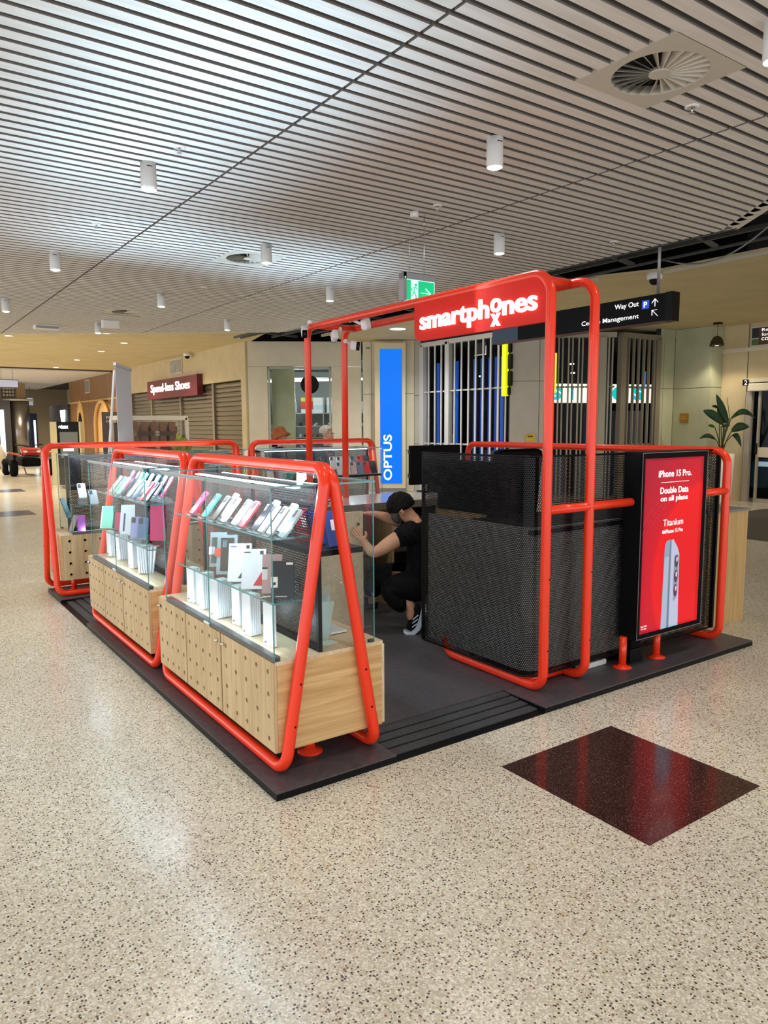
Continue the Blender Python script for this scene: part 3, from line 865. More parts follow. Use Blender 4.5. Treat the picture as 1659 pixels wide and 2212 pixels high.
B('vent_slats', GREY, t, *[((sx-.045, 18.06, 3.16+i*.045), (sx-.03, 18.48, 3.185+i*.045)) for i in range(8)], *[((sx-.045, 18.52, 3.16+i*.045), (sx-.03, 18.94, 3.185+i*.045)) for i in range(8)])
t = thing('timber_arch', 'glowing honey timber arch niche in the dark timber wall', 'arch', (sx-.1, 26.6, 0))
pts = [(25.6, 0), (25.6, 2.55)]; pts = [(25.25, 0)]+[(26.3-1.05*math.cos(a), 1.55+1.0*math.sin(a)) for a in [PI*i/16 for i in range(17)]]+[(27.35, 0)]
m = MB(); m.prism(pts, sx-.14, sx-.06, Matrix(((0, 0, 1, 0), (1, 0, 0, 0), (0, 1, 0, 0), (0, 0, 0, 1)))); m.build('arch_panel', wood('honey_timber', (0.70, 0.42, 0.14), (0.85, 0.56, 0.24), 'z', .5), t)
m = MB(); m.sweep([(sx-.22, y, z) for y, z in pts], .07, 6); m.build('arch_rim', TIMB2, t)
lamp('SPOT', (sx-1.2, 26.3, 3.3), 260, WARM, rot=(0, math.radians(38), 0), angle=math.radians(70), blend=.8)
t = thing('oval_wall_panel', 'oval timber panel with dark figure on the timber wall', 'panel', (sx-.1, 29.6, 1.8))
pts = [(30.2+.62*math.cos(a), 1.55+1.15*math.sin(a)) for a in [2*PI*i/32 for i in range(32)]]
m = MB(); m.prism(pts, sx-.12, sx-.06, Matrix(((0, 0, 1, 0), (1, 0, 0, 0), (0, 1, 0, 0), (0, 0, 0, 1)))); m.build('oval_board', TIMB2, t)
pts = [(30.2+.22*math.cos(a)*(1+.4*math.sin(3*a)), 1.5+.7*math.sin(a)) for a in [2*PI*i/24 for i in range(24)]]
m = MB(); m.prism(pts, sx-.15, sx-.12, Matrix(((0, 0, 1, 0), (1, 0, 0, 0), (0, 1, 0, 0), (0, 0, 0, 1)))); m.build('figure', BLACK, t)
# dark blade sign with lit plant emblem
t = thing('shop_blade_sign', 'dark charcoal shop front with a glowing white plant emblem', 'sign', (sx-.2, 33.4, 0))
B('dark_panel', CHAR, t, ((sx-.15, 32.4, 0), (sx+.1, 36.4, 2.6)))
m = MB()
for k in range(-3, 4):
    m.sweep([(sx-.18, 33.3+k*.05, 1.75), (sx-.18, 33.3+k*.11, 2.05), (sx-.18, 33.3+k*.13, 2.35)], .035, 6)
m.sweep([(sx-.18, 32.75, 1.72), (sx-.18, 33.3, 1.64), (sx-.18, 33.85, 1.72)], .04, 6)
m.build('emblem', pm('emblem_glow', (1, 1, 1), .5, emit=(.85, 1, 1), es=2.2), t)
B('wall_sheet', pm('wall_dim', (.34, .28, .19), .6), wf, ((2.5, 40, 0), (7.6, 40.2, 3.6)))
B('dark_doorway', pm('dark_doorway', (.01, .02, .06), .5), wf, ((4.4, 39.9, 0), (6.0, 40.0, 2.3)))
# ================================================================ KIOSK
# ---- platform
PZ = 0.037
pf = thing('kiosk_platform', 'low dark grey platform with black edge under the whole red-framed kiosk', 'platform', (0, 0, 0))
PW, PL = 3.823, 4.91
outl = [(0, 0), (.638, 0), (.638, .33), (1.656, .33), (1.656, 0), (PW, 0), (PW, PL), (0, PL), (0, 4.33), (.33, 4.33), (.33, 3.36), (0, 3.36)]
m = MB(); m.prism(outl, 0.0, PZ-.007); m.build('edge_base', BLACK, pf)
xs = [0, .638, 1.656, 2.74, PW]; ys = [0, .33, 1.55, 2.75, 3.36, 4.33, PL]
for i in range(4):
    for j in range(6):
        a, b, c, e = xs[i]+.0012, xs[i+1]-.0012, ys[j]+.0012, ys[j+1]-.0012
        if i == 1 and j == 0: continue
        if i == 0 and j == 4: a = .3312
        B('floor_panel', PLATTOP, pf, ((a, c, PZ-.007), (b, e, PZ)))
def ramp_(name, label, x0, y0, x1, y1, along):
    t = thing(name, label, 'ramp', ((x0+x1)/2, (y0+y1)/2, 0))
    m = MB()
    if along == 'x': m.bm.faces.new  # ramp runs inwards along y
    if along == 'x':
        m.prism([(y0, 0), (y1, 0), (y1, .03), (y0, .004)], x0, x1, Matrix(((0, 0, 1, 0), (1, 0, 0, 0), (0, 1, 0, 0), (0, 0, 0, 1))))
    else:
        m.prism([(x0, 0), (x1, 0), (x1, .03), (x0, .004)], y0, y1, Matrix(((1, 0, 0, 0), (0, 0, 1, 0), (0, 1, 0, 0), (0, 0, 0, 1))))
    m.build('ramp_base', BLACK, t)
    for k in range(4):
        f = (.05+k*.072)
        z = .004+.026*f/.33
        if along == 'x': a, b = (x0+.01, y0+f, z-.002), (x1-.01, y0+f+.058, z+.008)
        else: a, b = (x0+f, y0+.01, z-.002), (x0+f+.058, y1-.01, z+.008)
        B('tread', CHAR, t, (a, b))
        m = MB()
        n = 32
        for q in range(n):
            for r in range(2):
                if along == 'x': c = (x0+.03+q*(x1-x0-.06)/(n-1), y0+f+.018+r*.022, z+.008)
                else: c = (x0+f+.018+r*.022, y0+.03+q*(y1-y0-.06)/(n-1), z+.008)
                m.cyl(c, (c[0], c[1], c[2]+.002), .0075, .005, n=7)
        m.build('grip_studs', CHAR, t, kind='stuff')
ramp_('step_ramp', 'black studded entry ramp in the front edge of the platform', .638, 0, 1.656, .33, 'x')
ramp_('step_ramp', 'black ribbed entry ramp in the left side of the platform', 0, 3.36, .33, 4.33, 'y')

# ---- display cases with leaning tube frames
R = .0275
def case(label, F, L, zc=0.0, ztop=1.41, merch=True, near=True, doors=((0.0, .595), (.60, 1.10), (1.105, 1.575)), locks=True, tube0=-.026, tube1=None, g0=0.0, shelves=(1.098, .806)):
    """F maps (u across, v along, z) to the world"""
    tube1 = L+.026 if tube1 is None else tube1
    t = thing('display_case', label, 'display case', tuple(F(.36, L/2, PZ)))
    G = lambda u, v, z: Vector(F(u, v, z))
    def bx(name, mat, *bs, bev=0.0, **k):
        m = MB()
        for a, b in bs: m.box(G(*a), G(*b), bev)
        return m.build(name, mat, t, **k)
    # two closed tube loops that lean together at the top
    for ub, ut in ((.10, .333), (.59, .358)):
        zb = PZ+R; zt = ztop
        P = [G(ub, tube0, zb), G(ub, tube1, zb), G(ut, tube1, zt), G(ut, tube0, zt)]
        m = MB(); m.sweep(arc_path(P, .085, closed=True, seg=10), R, 18, closed=True); m.build('tube_frame', RED, t)
    # bolts on the sloping uprights
    m = MB()
    for v, sg in ((tube0, -1), (tube1, 1)):
        for z in (.27, .46):
            for ub, ut in ((.10, .333), (.59, .358)):
                k = (z-PZ)/(ztop-PZ); u = ub+(ut-ub)*k
                m.cyl(G(u, v, z), G(u, v+sg*(R+.001), z), .0055, n=8)
    m.build('bolt', BLACK, t, kind='stuff')
    # carcass
    z0, z1 = .145+zc, .565+zc
    bx('cabinet', OAKH if abs(G(1, 0, 0).x-G(0, 0, 0).x) > .5 else OAKHY, ((.082, 0, z0), (.645, L, z1-.018)))
    bx('worktop', OAKP, ((.074, -.001, z1-.018), (.650, L+.001, z1)))
    bx('back_door', OAKP, ((.647, .004, z0+.004), (.662, L*.5-.002, z1-.02)), ((.647, L*.5+.002, z0+.004), (.662, L-.004, z1-.02)))
    bx('hole_shade_plate', BLACKM, ((.0805, .01, z0+.01), (.0825, L-.01, z1-.03)))  # black plate stands in for the dark inside behind the door holes
    sgn = 1
    for i, (a, b) in enumerate(doors):
        a, b = a*L/1.575+.002, b*L/1.575-.002
        m = MB()
        o, uu, vv = G(.066, b, z0), (G(.066, a, 0)-G(.066, b, 0)).normalized(), UP
        m.holed(o, uu, vv, b-a, z1-z0-.004, 5, 4, .0120, .013, 12)
        # rim faces of the door slab
        e = 1e-5
        m.box(G(.066, a, z0), G(.081, a+.001, z1-.004)); m.box(G(.066, b-.001, z0), G(.081, b, z1-.004))
        m.box(G(.066, a, z0-.0005), G(.081, b, z0+.0005)); m.box(G(.066, a, z1-.0045), G(.081, b, z1-.0035))
        dr_ = m.build('door', OAKV, t)
        if locks:
            sv = b-.035 if i % 2 == 0 else a+.035
            m = MB(); m.cyl(G(.066, sv, z1-.05), G(.052, sv, z1-.05), .008, n=14); m.cyl(G(.052, sv, z1-.05), G(.046, sv, z1-.05), .006, n=10)
            m.build('lock', CHROME, dr_)
    # glazing
    G0 = G
    G = lambda u, v, z: G0(u, v+g0, z)
    gl = (L-.15 if near else L)-g0
    zg = z1+.004; zt = 1.335
    T = .006
    bx('front_pane', GLASS, ((.070, .0, zg), (.070+T, gl*.52, zt)))
    bx('front_pane', GLASS, ((.080, gl*.48, zg), (.080+T, gl, zt)))
    bx('end_pane', GLASS, ((.07, 0, zg), (.60, T, zt)))
    bx('end_pane', GLASS, ((.07, gl-T, zg), (.60, gl, zt)))
    bx('rear_pane', GLASS, ((.594, 0, zg), (.60, gl, zt)))
    bx('top_pane', GLASS, ((.062, -.006, zt), (.606, gl+.006, zt+.008)))
    e = .0022
    bx('glass_edge', GEDGE, *[((u-e, v-e, zg), (u+e, v+e, zt)) for u in (.070, .60) for v in (0, gl)],
       ((.066, gl*.52-.002, zg), (.070, gl*.52+.002, zt)),
       ((.0605, -.0075, zt), (.0625, gl+.0075, zt+.008)), ((.6055, -.0075, zt), (.6075, gl+.0075, zt+.008)),
       ((.062, -.0075, zt), (.606, -.0055, zt+.008)), ((.062, gl+.0055, zt), (.606, gl+.0075, zt+.008)))
    bx('top_channel', GREY, ((.068, 0, zt-.014), (.088, gl, zt-.001)))
    bx('bottom_channel', pm('channel_grey', (.10, .10, .10), .35), ((.066, 0, z1), (.10, gl, z1+.022)))
    m = MB(); m.box(G(.052, gl*.52-.02, z1+.002), G(.072, gl*.52+.05, z1+.02), .003); m.build('pane_lock', CHROME, t)
    m = MB()
    for u, v in ((.08, .012), (.59, .012)): m.box(G(u-.012, v-.008, z1), G(u+.012, v+.012, z1+.012))
    m.build('glass_clip', CHAR, t)
    # black perforated spine
    m = MB(); P = [G(.312, .03, 0), G(.312, gl-.03, 0)]; m.sheet_uv([(p.x, p.y) for p in P], z1+.03, zt-.03); m.build('perforated_panel', PERFS, t)
    for a, b in (((.302, .012, z1), (.322, .034, zt)), ((.302, gl-.034, z1), (.322, gl-.012, zt)), ((.302, .03, z1), (.322, gl-.03, z1+.03)), ((.302, .03, zt-.03), (.322, gl-.03, zt)),
                 ((.302, gl*.5-.012, z1), (.322, gl*.5+.012, zt))):
        bx('spine_bar', BLACK, (a, b))
    for z in shelves:
        q = bx('glass_shelf', GSHELF, ((.10, .06, z), (.300, gl-.13, z+.007)))
        m = MB(); m.box(G(.098, .058, z), G(.100, gl-.128, z+.007)); m.box(G(.1, .056, z), G(.30, .059, z+.007)); o = m.build('shelf_edge', GEDGE, q)
        m = MB()
        for v in (.25, .62, 1.0): m.bar(G(.30, v, z-.004), G(.12, v, z-.004), .004, .006)
        m.build('shelf_bracket', CHROME, q)
    bx('rear_shelf', BLACK, ((.324, .03, 1.005), (.56, gl-.03, 1.03)))
    # LED strips, plus an added fill strip along the front top
    bx('led_strip', LEDM, ((.235, .09, zt-.018), (.262, gl-.1, zt-.010)))
    bx('led_strip', LEDM, ((.40, .09, zt-.018), (.415, gl-.1, zt-.010)))
    for u in (.25, .41):
        c = G(u, gl/2, zt-.022)
        ln = abs((G(0, gl, 0)-G(0, 0, 0)).y); horiz = ln < .5
        lamp('AREA', c, 8.5, COOL, size=(gl-.2) if horiz else .03, size_y=.03 if horiz else gl-.2)
    ry = 0 if horiz else -math.radians(40)*(1 if G(1, 0, 0).x > G(0, 0, 0).x else -1)
    rx = math.radians(40)*(1 if G(1, 0, 0).y > G(0, 0, 0).y else -1) if horiz else 0
    lamp('AREA', G(.105, gl/2, zt-.02), 4.5, COOL, size=(gl-.2) if horiz else .02, size_y=.02 if horiz else gl-.2, rot=(rx, ry, 0))  # fill lamp added to brighten the front faces of the stock
    bx('led_strip', LEDM, ((.10, .09, zt-.012), (.108, gl-.1, zt-.008)))  # glowing bar added to go with the front fill
    lamp('AREA', G(.104, gl/2, z1+.03), 1.7, COOL, size=(gl-.2) if horiz else .02, size_y=.02 if horiz else gl-.2, rot=(rx*2.6, ry*2.6, 0))
    c = G(.25, gl/2, zt+.012)
    lamp('AREA', c, 9.0, (.55, .80, 1.0), size=(gl-.2) if horiz else .03, size_y=.03 if horiz else gl-.2, rot=(PI, 0, 0), spread=math.radians(75))
    G = G0
    # feet
    m = MB()
    for v in (.145, L-.145): m.cyl(G(.32, v, PZ), G(.32, v, z0), .024, n=18); m.lathe(G(.32, v, PZ), [(.062, 0), (.062, .005), (.03, .012), (.026, .03)], 24)
    m.build('foot', RED, t)
    return t, G
ident = lambda v0: (lambda u, v, z: (u, v0+v, z))
c1, G1 = case('nearest oak and glass display case in a leaning red tube frame', ident(.135), 1.575)
c2, G2 = case('second display case behind the nearest one, along the left platform edge', ident(1.905), 1.575)
row_ = lambda x0, L: (lambda u, v, z: (x0+L-v, 5.03-u, z))
c3, G3 = case('far left display case standing across the end of the platform', lambda u, v, z: (.05+v, 4.36+u, z), 1.80, zc=.045, ztop=1.425, locks=False, doors=((0.0, .6), (.605, 1.2), (1.205, 1.575)), near=True, tube0=-.045, tube1=1.86, g0=.105, shelves=(.862,))
c4, G4 = case('far display case with coloured phone cases behind the red uprights', lambda u, v, z: (3.64-v, 5.03-u, z), 1.53, zc=0, ztop=1.42, locks=False, near=False)

# ---- tall portal carrying the sign
tw_ = thing('sign_portal', 'tall red tube portal rising above the perforated counter', 'frame', (1.8, .15, PZ))
TZ = 2.427
for x in (1.797, 2.165):
    P = [Vector((x, 2.885, PZ)), Vector((x, 2.885, TZ)), Vector((x, .15, TZ)), Vector((x, .15, PZ+R)), Vector((x, 1.03, PZ+R)), Vector((x, 1.03, .165))]
    m = MB(); m.sweep(arc_path(P, [0, .10, .12, .10, .09, 0], seg=10), R+.001, 18); m.build('portal_tube', RED, tw_)
for P in ([(1.797, 2.70, TZ-.005), (2.165, 2.70, TZ-.005)], [(1.797, .33, TZ), (2.165, .33, TZ)], [(1.797, .32, PZ+R), (2.165, .32, PZ+R)], [(1.797, .15, 1.115), (2.56, .15, 1.115)]):
    m = MB(); m.sweep([Vector(P[0]), (Vector(P[0])+Vector(P[1]))/2, Vector(P[1])], R-.001, 16); m.build('cross_tube', RED, tw_)
m = MB()
for x in (1.797, 2.165):
    for z in (.30, .72): m.cyl((x-.0, .15, z), (x+.005, .15-R-.002, z), .0055, n=8)
m.build('bolt', BLACK, tw_, kind='stuff')
# right-hand loop
rl = thing('tube_loop', 'red tube loop at the right-hand end of the kiosk', 'frame', (3.6, .13, PZ))
P = [Vector((3.6, .13, PZ+R)), Vector((3.6, .13, 1.41)), Vector((3.6, 2.86, 1.41)), Vector((3.6, 2.86, PZ+R))]
m = MB(); m.sweep(arc_path(P, .095, closed=True, seg=10), R, 18, closed=True); m.build('loop_tube', RED, rl)
m = MB(); m.sweep([Vector((3.31, .13, 1.13)), Vector((3.45, .13, 1.13)), Vector((3.6, .13, 1.13))], R-.001, 16); m.build('cross_tube', RED, rl)
m = MB()
for z in (.33, .70): m.cyl((3.6, .13, z), (3.62, .13-.02, z), .006, n=8)
m.build('bolt', BLACK, rl, kind='stuff')
# ---- lit red sign
sg = thing('shop_sign', 'red sign board with glowing white lowercase lettering under the portal top', 'sign', (1.77, .7, 2.16))
y0, y1, z0, z1 = .135, 1.352, 2.162, 2.408
def rcorner(cx, cz, r, a0, a1, n=8): return [(cx+r*math.cos(a0+(a1-a0)*i/n), cz+r*math.sin(a0+(a1-a0)*i/n)) for i in range(n+1)]
pl = [(y0, z0)]+[(y0, z1-.09)]+rcorner(y0+.09, z1-.09, .09, PI, PI/2)[1:]+[(y1, z1)]+rcorner(y1-.07, z0+.07, .07, 0, -PI/2)
YZ = Matrix(((0, 0, 1, 0), (1, 0, 0, 0), (0, 1, 0, 0), (0, 0, 0, 1)))
m = MB(); m.prism(pl, 1.772, 1.800, YZ); m.build('sign_board', REDB, sg)
# 'smartphones' with a raised o over an x
def letters(s, yL, yR, zb, ht_ref, asc=None):
    """separate glowing letter per glyph, spread between yL (left) and yR"""
    me = text_mesh(s, 1, .03, 0); xs_ = [v.co.x for v in me.vertices]; bpy.data.meshes.remove(me)
    x0, x1 = min(xs_), max(xs_); k = (yL-yR)/(x1-x0)
    pos = []
    for i in range(len(s)):
        a = text_mesh(s[:i+1], 1, .03, 0); ax = max(v.co.x for v in a.vertices); bpy.data.meshes.remove(a)
        b = text_mesh(s[i], 1, .03, 0); bx0 = min(v.co.x for v in b.vertices); bx1 = max(v.co.x for v in b.vertices); bpy.data.meshes.remove(b)
        pos.append((s[i], ax-(bx1-bx0)))
    for ch, px in pos:
        b = text_mesh(ch, 1, .010, .08, .008)
        bx0 = min(v.co.x for v in b.vertices)+.004
        for v in b.vertices:
            X = (v.co.x-bx0+px-x0)*k; Z = zb+v.co.y*ht_ref; D = 1.770-abs(v.co.z+.10)*.08-.001
            v.co = WM[sg.name].inverted() @ Vector((D, yL-X, Z))
        b.materials.clear(); b.materials.append(LETW)
        o = bpy.data.objects.new('letter', b); COL.objects.link(o); o.parent = sg
letters('smartph', 1.272, .602, 2.236, .162)
letters('nes', .486, .213, 2.236, .162)
letters('o', .588, .496, 2.262, .162)
letters('x', .585, .502, 2.182, .150)
lamp('AREA', (1.70, .75, 2.27), .6, (.9, .95, 1), size=1.0, size_y=.1, rot=(0, math.radians(90), math.radians(90)))
# ---- four security cameras on the portal
def seccam(loc, aim, label, stem):
    t = thing('security_camera', label, 'camera', loc)
    loc, aim = Vector(loc), Vector(aim).normalized()
    sd = Vector((0, 0, 1)).cross(aim).normalized(); up = aim.cross(sd)
    m = MB(); m.obox(loc, sd, up, aim, .052, .085, .085, .016); m.build('camera_body', WHITE, t)
    m = MB(); m.obox(loc+aim*.0435, sd, up, aim, .042, .074, .004, .0015); m.build('lens_face', BLACK, t)
    m = MB(); m.cyl(loc+aim*.0455, loc+aim*.047, .008, n=14); m.build('lens', CHAR, t)
    s = Vector(stem); m = MB(); m.cyl(loc-aim*.03, s, .011, n=12); m.lathe(s-(loc-s).normalized()*.012, [(.024, -.012), (.027, .0), (.024, .012), (.01, .02)], 16, axis=(loc-s)); m.build('stem', WHITE, t)
seccam((1.70, 2.76, 2.375), (-.35, -.75, -.55), 'white security camera at the left top corner of the portal', (1.775, 2.80, 2.45))
seccam((1.93, 2.66, 2.345), (.2, .75, -.35), 'white security camera hanging under the short cross tube of the portal', (1.99, 2.69, 2.40))
seccam((1.90, 2.14, 2.38), (.75, .3, .25), 'white security camera turned away below the long top tube', (1.83, 2.24, 2.42))
seccam((2.23, 2.82, 2.295), (.25, -.93, -.15), 'lowest white security camera, with its black face towards the viewer', (2.175, 2.865, 2.33))

# ---- perforated counter enclosure
ce = thing('counter_enclosure', 'black perforated metal counter screen with a rounded corner', 'counter', (2.6, .4, PZ))
XL, YF = 1.757, .232
corner = [(XL+.11-.11*math.cos(a), YF+.11-.11*math.sin(a)) for a in [PI/2*i/8 for i in range(9)]]
path = [(XL, 1.235)]+corner+[(3.66, YF)]
m = MB(); m.sheet_uv(path, .115, 1.412); m.build('perforated_sheet', PERF, ce)
m = MB(); m.sheet_uv([(3.66, YF), (3.66, .6)], .115, 1.412); m.build('side_sheet', PERF, ce)
m = MB(); m.sweep([Vector((x, y, 1.416)) for x, y in path], .006, 6); m.build('top_edge', BLACK, ce)
m = MB(); m.sweep([Vector((x, y, .112)) for x, y in path], .006, 6); m.build('bottom_edge', BLACK, ce)
B('end_post', BLACK, ce, ((XL, 1.232, .11), (XL+.02, 1.25, 1.42)))
B('end_post', BLACK, ce, ((3.655, YF-.012, .11), (3.675, YF+.02, 1.42)))
LIN = pm('hole_light_backing', (.42, .42, .41), .6)  # pale sheet added behind the perforations so the holes show as bright dots
B('hole_light_backing', LIN, ce, ((3.0, YF+.034, .13), (3.6, YF+.036, 1.00)))
m = MB(); m.sheet_uv([(XL+.035, 1.22)]+[(XL+.11-.075*math.cos(a), YF+.11-.075*math.sin(a)) for a in [PI/2*i/8 for i in range(9)]]+[(3.0, YF+.035)], .13, 1.0); m.build('hole_light_backing', LIN, ce)
B('counter_top', BLACKM, ce, ((XL+.05, .26, .955), (3.60, .90, .985)))
B('screen_back', BLACKM, ce, ((XL+.10, .50, 1.03), (XL+.13, 1.20, 1.37)))
B('shelf_unit', CHAR, ce, ((XL+.12, .86, .06), (3.55, .88, .95)))
m = MB()
for x in (1.95, 3.4): m.cyl((x, .55, PZ), (x, .55, .13), .024, n=16); m.lathe((x, .55, PZ), [(.06, 0), (.06, .005), (.03, .01)], 20)
m.build('foot', RED, ce)
t = thing('flange_leg', 'red flanged tube leg under the screen, left one', 'leg', (2.57, .18, PZ))
for o_, x in ((t, 2.57),):
    m = MB(); m.cyl((x, .18, PZ), (x, .18, .24), .024, n=18); m.build('tube', RED, o_); m = MB(); m.lathe((x, .18, PZ), [(.06, 0), (.06, .005), (.03, .010), (.026, .02)], 24); m.build('flange', RED, o_)
t = thing('flange_leg', 'red flanged tube leg under the screen, right one', 'leg', (2.93, .18, PZ))
m = MB(); m.cyl((2.93, .18, PZ), (2.93, .18, .24), .024, n=18); m.build('tube', RED, t); m = MB(); m.lathe((2.93, .18, PZ), [(.06, 0), (.06, .005), (.03, .010), (.026, .02)], 24); m.build('flange', RED, t)
t = thing('power_box', 'black power box on the platform under the screen', 'box', (2.74, .22, PZ))
B('box_body', BLACK, t, ((2.66, .19, PZ), (2.80, .40, .13)), bev=.004); B('box_lid', BLACKM, t, ((2.68, .2, .13), (2.78, .38, .20)), bev=.004)
t = thing('power_board', 'white power board lying by the red flanged leg', 'power board', (2.40, .30, PZ))
B('board', WHITE, t, ((2.30, .28, PZ), (2.54, .34, PZ+.035)), bev=.006); B('sockets', CHAR, t, *[((2.33+i*.05, .295, PZ+.0345), (2.355+i*.05, .32, PZ+.036)) for i in range(4)])
# ---- advertising screen
sc = thing('advertising_screen', 'tall portrait screen with a red phone advert', 'screen', (2.95, .2, .23))
B('housing', BLACK, sc, ((2.585, .106, .222), (3.308, .226, 1.428)))
B('bezel', BLACKM, sc, ((2.592, .098, .228), (3.302, .107, 1.421)))
B('bezel_line', GREY, sc, ((2.592, .0965, .228), (2.595, .098, 1.421)), ((3.299, .0965, .228), (3.302, .098, 1.421)), ((2.592, .0965, .228), (3.302, .098, .231)), ((2.592, .0965, 1.418), (3.302, .098, 1.421)))
def screen_mat():
    m = bpy.data.materials.new('screen_red'); t, N, L = nt(m); p = N['Principled BSDF']
    v = tex_coord(N, L, (1, 1, 1)); sp = N.new('ShaderNodeSeparateXYZ'); L.new(v, sp.inputs[0])
    # disc of brighter red behind the phone, over a crimson field
    sb = N.new('ShaderNodeVectorMath'); sb.operation = 'DISTANCE'; L.new(v, sb.inputs[0]); sb.inputs[1].default_value = (0.42, -.103, .36)
    c = ramp(N, L, sb.outputs['Value'], [(0.0, (.66, .004, .008)), (.62, (.80, .002, .008)), (.66, (.55, .0, .018)), (1.0, (.30, .0, .03))])
    p.inputs['Base Color'].default_value = (.05, .002, .004, 1); L.new(c, p.inputs['Emission Color']); p.inputs['Emission Strength'].default_value = .72; p.inputs['Specular IOR Level'].default_value = .25
    p.inputs['Roughness'].default_value = .15
    return m
B('display', screen_mat(), sc, ((2.618, .0960, .262), (3.254, .0975, 1.384)))
SCW = pm('screen_white', (.3, .3, .3), .3, emit=(1, 1, 1), es=.9)
ty = .0955
put_text('iPhone 15 Pro.', 'advert_text', SCW, sc, (2.758, ty, 1.262), XP, UP, width=.356, height=.043, offset=.02, extrude=.0004)
B('advert_rule', SCW, sc, ((2.785, .0950, 1.2265), (3.09, .0955, 1.2295)))
put_text('Double Data', 'advert_text', SCW, sc, (2.782, ty, 1.155), XP, UP, width=.307, height=.042, offset=.022, extrude=.0004)
put_text('on all plans', 'advert_text', SCW, sc, (2.787, ty, 1.096), XP, UP, width=.297, height=.045, offset=.022, extrude=.0004)
put_text('Titanium', 'advert_text', SCW, sc, (2.826, ty, .944), XP, UP, width=.217, height=.043, offset=.0, extrude=.0004)
put_text('iPhone 15 Pro', 'advert_text', SCW, sc, (2.850, ty, .895), XP, UP, width=.194, height=.026, offset=.012, extrude=.0004)
m = MB(); m.cyl((2.836, .0955, .906), (2.836, .0951, .906), .011, n=16); m.cyl((2.829, .0955, .906), (2.829, .095, .906), .011, n=16); m.build('fruit_mark', SCW, sc)
put_text('Ends 13/10', 'advert_text', SCW, sc, (2.630, ty, .305), XP, UP, width=.062, height=.010, extrude=.0003)
put_text('T&C apply', 'advert_text', SCW, sc, (2.630, ty, .288), XP, UP, width=.058, height=.010, extrude=.0003)
XZ = Matrix(((1, 0, 0, 0), (0, 0, 1, 0), (0, 1, 0, 0), (0, 0, 0, 1)))
def flat(name, pts, col, e, y0=.0955, es=.8):
    k = 'screen_%02d' % int(e*100)+name
    m = MB(); m.prism(pts, y0-.0006, y0-.0001, XZ); return m.build(name, pm(k, tuple(c*.15 for c in col), .3, emit=col, es=es*.75, spec=.2), sc)
flat('phone_side', [(2.838, .262), (2.852, .79), (2.856, .825), (2.872, .845), (2.905, .852), (2.925, .845), (2.925, .262)], (.22, .42, .56), .8)
flat('phone_side_glint', [(2.8415, .262), (2.856, .74), (2.900, .74), (2.898, .262)], (.34, .58, .74), .8, .0950)
flat('phone_back', [(2.925, .262), (2.927, .845), (2.943, .852), (2.995, .79), (3.016, .745), (3.021, .50), (3.029, .262)], (.42, .66, .85), .9)
flat('phone_rim', [(2.905, .262), (2.908, .845), (2.918, .848), (2.925, .262)], (.10, .24, .36), .6, .0948)
flat('camera_plate', [(2.962, .74), (3.006, .745), (3.012, .60), (3.006, .46), (2.968, .43), (2.958, .55)], (.20, .36, .50), .6, .0948)
for z in (.70, .60, .505):
    flat('camera_lens', [(2.985+.020*math.cos(a), z+.042*math.sin(a)) for a in [2*PI*i/20 for i in range(20)]], (.03, .05, .09), .5, .0944)
    flat('camera_lens_glint', [(2.990+.009*math.cos(a), z+.012+.018*math.sin(a)) for a in [2*PI*i/14 for i in range(14)]], (.55, .75, .9), .5, .0940)
for i in range(3):
    pts = []
    for k in range(9):
        a = math.radians(112+k*5.2+i*1.5); pts.append((3.27+(.80+.035*i)*math.cos(a), .40+(.80+.035*i)*math.sin(a)))
    for k in range(0, 8, 1):
        a, b = pts[k], pts[k+1]; q = (a[0]+(b[0]-a[0])*.55, a[1]+(b[1]-a[1])*.55)
        if a[0] < 2.63: continue
        flat('swirl_dash', [a, q, (q[0]+.002, q[1]-.003), (a[0]+.002, a[1]-.003)], (.55, .05, .10), .4, .0955)
lamp('AREA', (2.94, .085, .82), 3.0, (1, .10, .10), size=.6, size_y=1.1, rot=(math.radians(90), 0, 0))
# ---- oak plinth outside, at right
t = thing('oak_plinth', 'plain oak box plinth beside the right-hand red loop', 'plinth', (4.2, .8, 0))
B('box_body', wood('oak_plain', (.44, .27, .10), (.60, .40, .17), 'z', .8, wav=.4), t, ((3.92, .433, 0), (4.47, 1.05, .905)))
B('top_board', pm('plinth_top', (.22, .21, .19), .5), t, ((3.90, .425, .905), (4.478, 1.06, .922)))

# ---- service counter inside
sv = thing('service_counter', 'pale topped service counter inside the kiosk behind the crouching man', 'counter', (2.4, 2.7, PZ))
B('counter_top', pm('counter_laminate', (.55, .56, .58), .18, coat=.4), sv, ((1.45, 2.32, .925), (3.50, 3.00, .955)))
B('edge_band', pm('edge_band', (.18, .15, .12), .4), sv, ((1.45, 2.31, .895), (3.50, 2.32, .955)))
for x in (1.45, 2.30, 3.46): B('side_panel', OAKV, sv, ((x, 2.36, PZ), (x+.02, 2.92, .9)))
B('back_panel', pm('dark_inside', (.05, .03, .02), .7), sv, ((1.47, 2.92, PZ), (3.46, 2.94, .9)))
B('inner_shelf', pm('dark_shelf', (.07, .045, .03), .6), sv, ((1.47, 2.40, .50), (3.46, 2.92, .52)))
for z in (.34, .62): B('drawer_front', OAKV, sv, ((2.78, 2.35, z), (3.44, 2.37, z+.26)))
